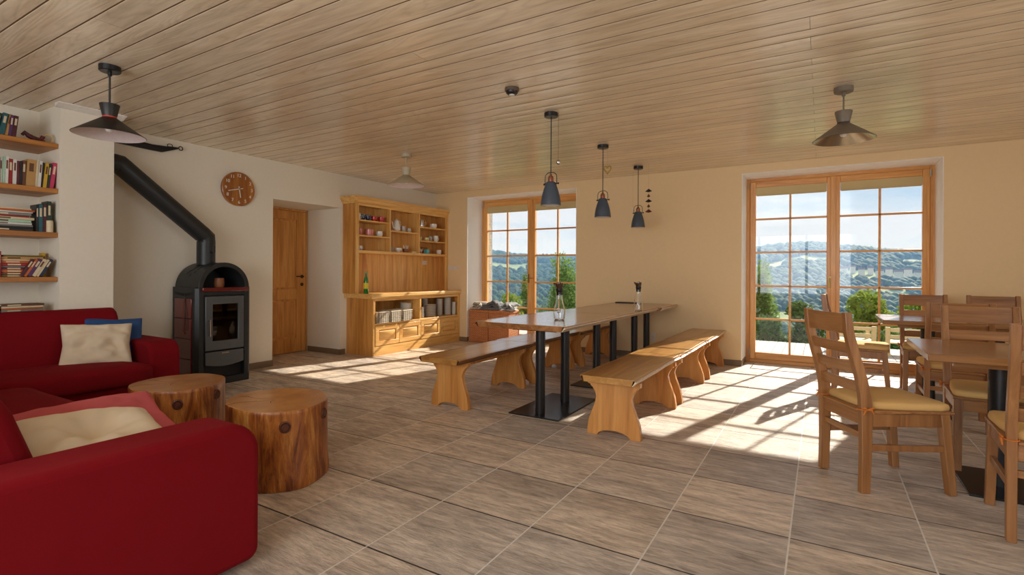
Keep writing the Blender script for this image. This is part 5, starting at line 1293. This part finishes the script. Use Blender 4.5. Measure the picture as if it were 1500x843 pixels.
# planting and valley
def leaf_mat(name,c1,c2,trans=.35):
    m,nt,b=mat_base(name,.8,0,c1,0,.1); geo=nt.nodes.new('ShaderNodeNewGeometry')
    c=mix_n(nt,geo.outputs['Random Per Island'],c1,c2); nt.links.new(c,b.inputs['Base Color'])
    tr=nt.nodes.new('ShaderNodeBsdfTranslucent'); nt.links.new(c,tr.inputs[0]); mx=nt.nodes.new('ShaderNodeMixShader'); mx.inputs[0].default_value=trans
    out=nt.nodes['Material Output']; nt.links.new(b.outputs[0],mx.inputs[1]); nt.links.new(tr.outputs[0],mx.inputs[2]); nt.links.new(mx.outputs[0],out.inputs[0]); return m
LF1=leaf_mat('shrub_leaves',srgb(110,132,50),srgb(150,168,72)); LF2=leaf_mat('birch_leaves',srgb(96,126,62),srgb(140,164,92)); LF3=leaf_mat('dark_shrub_leaves',srgb(60,92,50),srgb(104,130,70))
BARK=plain('tree_bark',srgb(120,108,92),.9,0,0,.5,20)
def foliage(name,mat,parent,blobs,n,size,seed,droop=0):
    rnd=random.Random(seed); vs=[];fs=[]; tot=sum(b[3]*b[4] for b in blobs)
    for (x,y,z,r,rz) in blobs:
        k=int(n*r*rz/tot)
        for _ in range(k):
            while True:
                d=Vector((rnd.gauss(0,1),rnd.gauss(0,1),rnd.gauss(0,1)))
                if d.length>.1: break
            d.normalize(); q=(.55+.5*rnd.random())
            q*=1+.25*mnoise.noise(Vector((d.x*3+x,d.y*3+y,d.z*3+seed)))
            c=Vector((x+d.x*r*q,y+d.y*r*q,z+d.z*rz*q-(rnd.random()*droop)))
            u=Vector((rnd.uniform(-1,1),rnd.uniform(-1,1),rnd.uniform(-1,1))).normalized(); w=u.cross(Vector((rnd.uniform(-1,1),rnd.uniform(-1,1),rnd.uniform(-1,1)))).normalized()
            s=size*(.6+.8*rnd.random()); b=len(vs)
            vs+=[c-u*s,c-w*s*.45,c+u*s,c+w*s*.45]; fs.append((b,b+1,b+2,b+3))
    m=MB(); m.add(vs,fs); return m.build(name,mat,parent,0,recalc=False,smooth=False)
def tree(name,label,cat,mat,base,blobs,n,size,seed,grp,trunk=.05,droop=0):
    t=thing(name,label,cat,base,0,grp)
    foliage('foliage',mat,t,blobs,n,size,seed,droop)
    m=MB(); zt=max(b[2] for b in blobs); m.tube([base,(base[0]+.05,base[1],(base[2]+zt)/2),(base[0],base[1]+.05,zt)],[trunk,trunk*.7,trunk*.25],8)
    for i,b in enumerate(blobs[:7]): m.tube([(base[0],base[1],(base[2]+b[2])/2),(b[0],b[1],b[2])],[trunk*.4,trunk*.12],6)
    m.build('trunk',BARK,t)
def P2(px,d): # direction of an image column -> ground point at forward distance y=d
    a=math.atan((px-750)/756.5)-math.radians(30.93); return (math.tan(a)*d, d)
def zat(py,px,d):
    a=math.atan((px-750)/756.5); fwd=d*(math.cos(math.radians(30.93))-math.tan(math.radians(30.93)+0*a)*0) 
    x,y=P2(px,d); depth=-math.sin(math.radians(30.93))*x+math.cos(math.radians(30.93))*y
    return CAM_H+(399-py)/756.5*depth
def bush(label,px,d,pytop,wpx,mat,seed,n=5000,kind='shrub',grp='shrubs below the terrace',bottom=-2.2,size=.05,lumps=9):
    x,y=P2(px,d); zt=zat(pytop,px,d); depth=.514*abs(x)+.858*y if x<0 else .858*y-.514*x; r=wpx/756.5*depth/2
    rnd=random.Random(seed); bl=[]
    zc=(zt+bottom)/2; H=(zt-bottom)/2
    for i in range(lumps):
        a=rnd.random()*2*PI; q=rnd.random()**.5*.65; h=rnd.uniform(-.8,.75)
        k=math.sqrt(max(.05,1-h*h)); rr=r*rnd.uniform(.34,.5); bl.append((x+math.cos(a)*q*r*k,y+math.sin(a)*q*r*k,zc+h*(H-rr*.6),rr,rr*.8))
    bl.append((x,y,zt-r*.42,r*.45,r*.42)); bl.append((x,y,zc,r*.6,H*.7))
    tree(kind,label,kind,mat,(x,y,bottom-.2),bl,n,size,seed,grp,.06)
bush('bright green rounded shrub below the terrace, seen through the right door pane',1268,13.0,424,110,LF1,1,12000)
bush('bright green shrub at the right edge of the terrace door view',1342,12.6,436,100,LF1,2,9000)
bush('dark green shrub right behind the garden chairs',1300,11.6,474,150,LF3,3,7000)
bush('low leafy shrub below the left pane of the right door',1172,12.6,440,76,LF3,4,7000)
bush('low leafy shrub left of the others under the birch',1126,12.2,462,76,LF3,5,7000)
bush('small green shrub in the middle of the right door view',1214,12.8,458,66,LF1,6,6000)
bush('yellow green shrub below the left terrace door view',748,13.5,430,70,LF1,7,7000)
bush('green shrub under the weeping birch of the left door view',800,13.0,455,110,LF3,8,7000)
bush('low shrub at the left edge of the left door view',722,15.0,455,60,LF3,9,4000)
def birch(label,px,d,pytop,wpx,seed,n,bottom=-2.5):
    x,y=P2(px,d); zt=zat(pytop,px,d); depth=(.858*y-.514*x); r=wpx/756.5*depth/2; rnd=random.Random(seed); bl=[]
    k=12
    for i in range(k):
        h=i/(k-1); z=zt-.15-h*(zt-bottom)*.75; rr=r*(.16+.55*math.sin(min(1,h*1.3+.12)*PI*.6)); a=rnd.random()*6.28
        bl.append((x+math.cos(a)*(r-rr)*.7*min(1,h*2),y+math.sin(a)*(r-rr)*.7,z,rr,rr*1.3))
    tree('birch_tree',label,'tree',LF2,(x,y,bottom),bl,n,.045,seed,'birches below the terrace',.05,.35)
birch('slender birch seen at the left edge of the right terrace door',1118,14,374,62,21,12000)
birch('weeping birch seen through the right leaf of the left terrace door',822,13,372,84,22,14000)
birch('thin young birch seen beside the centre post of the left terrace door',770,15,396,30,23,5000)

def hill_h(x,y):
    d=math.hypot(x,y); a=math.degrees(math.atan2(x,y))
    base=-2.3-.35*max(0,d-14) if d<28 else -7.2-(d-28)*.030
    if d<28: h=max(base,-7.2)
    elif d<95: h=-7.2-(d-28)*.02
    else:
        t=min(1,(d-95)/235); s=t*t*(3-2*t)
        h=-8.5+s*(18.5+ (5.5*math.exp(-((a+1.5)/5.5)**2)) + 3.5*math.exp(-((a-10)/7)**2)*0 + (4.0*math.exp(-((a+36)/4)**2)) - (0.5*math.exp(-((a+20)/10)**2)) )
        if d>330: h-= (d-330)*.03
    return h+1.2*mnoise.noise(Vector((x*.02,y*.02,0)))*min(1,max(0,(d-30)/40))
def terrain():
    vs=[];fs=[]; NA,ND=90,70
    ds=[11.0*((560/11.0)**(j/ND)) for j in range(ND+1)]
    for i in range(NA+1):
        a=math.radians(-62+ i*100/NA)
        for d in ds: x,y=math.sin(a)*d,math.cos(a)*d; vs.append((x,y,hill_h(x,y)))
    for i in range(NA):
        for j in range(ND): k=i*(ND+1)+j; fs.append((k,k+ND+1,k+ND+2,k+1))
    m=MB(); m.add(vs,fs)
    mt,nt,b=mat_base('meadow_and_fields',.95); v=obj_coords(nt,(1,1,0)); n=noise_n(nt,v,.02,3)
    c=ramp_n(nt,n,[(.4,srgb(84,108,56)),(.5,srgb(122,140,76)),(.6,srgb(150,156,92))]); nt.links.new(c,b.inputs['Base Color'])
    return m.build('terrain',mt,None,0,recalc=False)
tr=structure(terrain())
def in_field(x,y):
    d=math.hypot(x,y); a=math.degrees(math.atan2(x,y))
    for (a0,a1,d0,d1) in ((4,6.5,158,176),(-9,-2,105,128),(-7,-3,205,235),(6,13,232,262),(-38,-29,214,246),(-30,-24,236,256),(-3,1.5,228,246),(1,3.5,118,130),(1.4,11,190,216)):
        if a0<a<a1 and d0<d<d1: return True
    return False
def forest(name,mat,n,dmin,dmax,seed,r0,r1,conifer=False):
    rnd=random.Random(seed); vs=[];fs=[]
    bm=bmesh.new(); 
    if conifer: bmesh.ops.create_cone(bm,segments=6,radius1=.55,radius2=.02,depth=2.4,cap_ends=False)
    else: bmesh.ops.create_icosphere(bm,subdivisions=1,radius=1)
    bv=[v.co.copy() for v in bm.verts]; bf=[[v.index for v in f.verts] for f in bm.faces]; bm.free()
    k=0
    while k<n:
        a=math.radians(rnd.uniform(-52,22)); d=(rnd.uniform(dmin**1.2,dmax**1.2))**(1/1.2); x,y=math.sin(a)*d,math.cos(a)*d
        if in_field(x,y): k+=1; continue
        r=rnd.uniform(r0,r1)*(.6+d/300); z=hill_h(x,y); b=len(vs); k+=1
        for v in bv:
            q=1+.3*mnoise.noise(v*1.7+Vector((x,y,0)))
            vs.append((x+v.x*r*q,y+v.y*r*q,z+r*.5+v.z*r*q*(.95 if not conifer else 1)))
        fs+=[[b+i for i in f] for f in bf]
    m=MB(); m.add(vs,fs); o=m.build(name,mat,None,0,recalc=False,angle=180); o['kind']='stuff'; o['label']='distant mixed forest covering the valley and hills' if not conifer else 'distant spruces on the hill crests'; o['category']='forest'; return o
forest('distant_forest',leaf_mat('distant_broadleaf',srgb(34,64,40),srgb(62,90,50),.05),17000,60,332,5,.75,1.5)
forest('distant_spruces',leaf_mat('distant_spruce',srgb(34,58,44),srgb(52,78,54),.1),2200,240,345,6,.55,1.0,True)
# village houses on the opposite slope
rnd=random.Random(9)
WH=plain('far_house_wall',srgb(226,220,210),.9); RF=plain('far_house_roof',srgb(120,88,80),.9)
hn=('leftmost','second','third','fourth','fifth','sixth','seventh','eighth','ninth','tenth','eleventh','twelfth','thirteenth','rightmost')
for i in range(14):
    a=math.radians(1.8+i*.68); d=200+(i%2)*7+rnd.uniform(-1,1); x,y=math.sin(a)*d,math.cos(a)*d; z=hill_h(x,y)+1.2; w=rnd.uniform(1.6,2.3); l=1.2; h=1.0
    t=thing('village_house','tiny white house with reddish roof in the far village, %s of fourteen'%hn[i],'house',(x,y,z),rnd.uniform(-.4,.4),'far village houses')
    m=MB(); m.box(-w/2,w/2,-l/2,l/2,-2.5,h); m.build('house_wall',WH,t,world=False)
    m=MB(); m.prism([(-l/2-.2,h),(l/2+.2,h),(0,h+.6)],'x',-w/2-.15,w/2+.15); m.build('roof',RF,t,world=False)
# summer haze filling the valley air
def haze():
    m=MB(); m.box(-420,260,24,420,-30,24); mt=bpy.data.materials.new('valley_haze'); mt.use_nodes=True; nt=mt.node_tree; nt.nodes.clear()
    v=nt.nodes.new('ShaderNodeVolumeScatter'); v.inputs['Color'].default_value=(.28,.56,1.0,1); v.inputs['Density'].default_value=HAZE; v.inputs['Anisotropy'].default_value=0.0
    o=nt.nodes.new('ShaderNodeOutputMaterial'); nt.links.new(v.outputs[0],o.inputs['Volume'])
    ob=m.build('valley_haze',mt,None); ob['kind']='stuff'; ob['label']='bluish summer haze lying over the valley'; ob['category']='haze'; return ob
HAZE=.0019
haze()
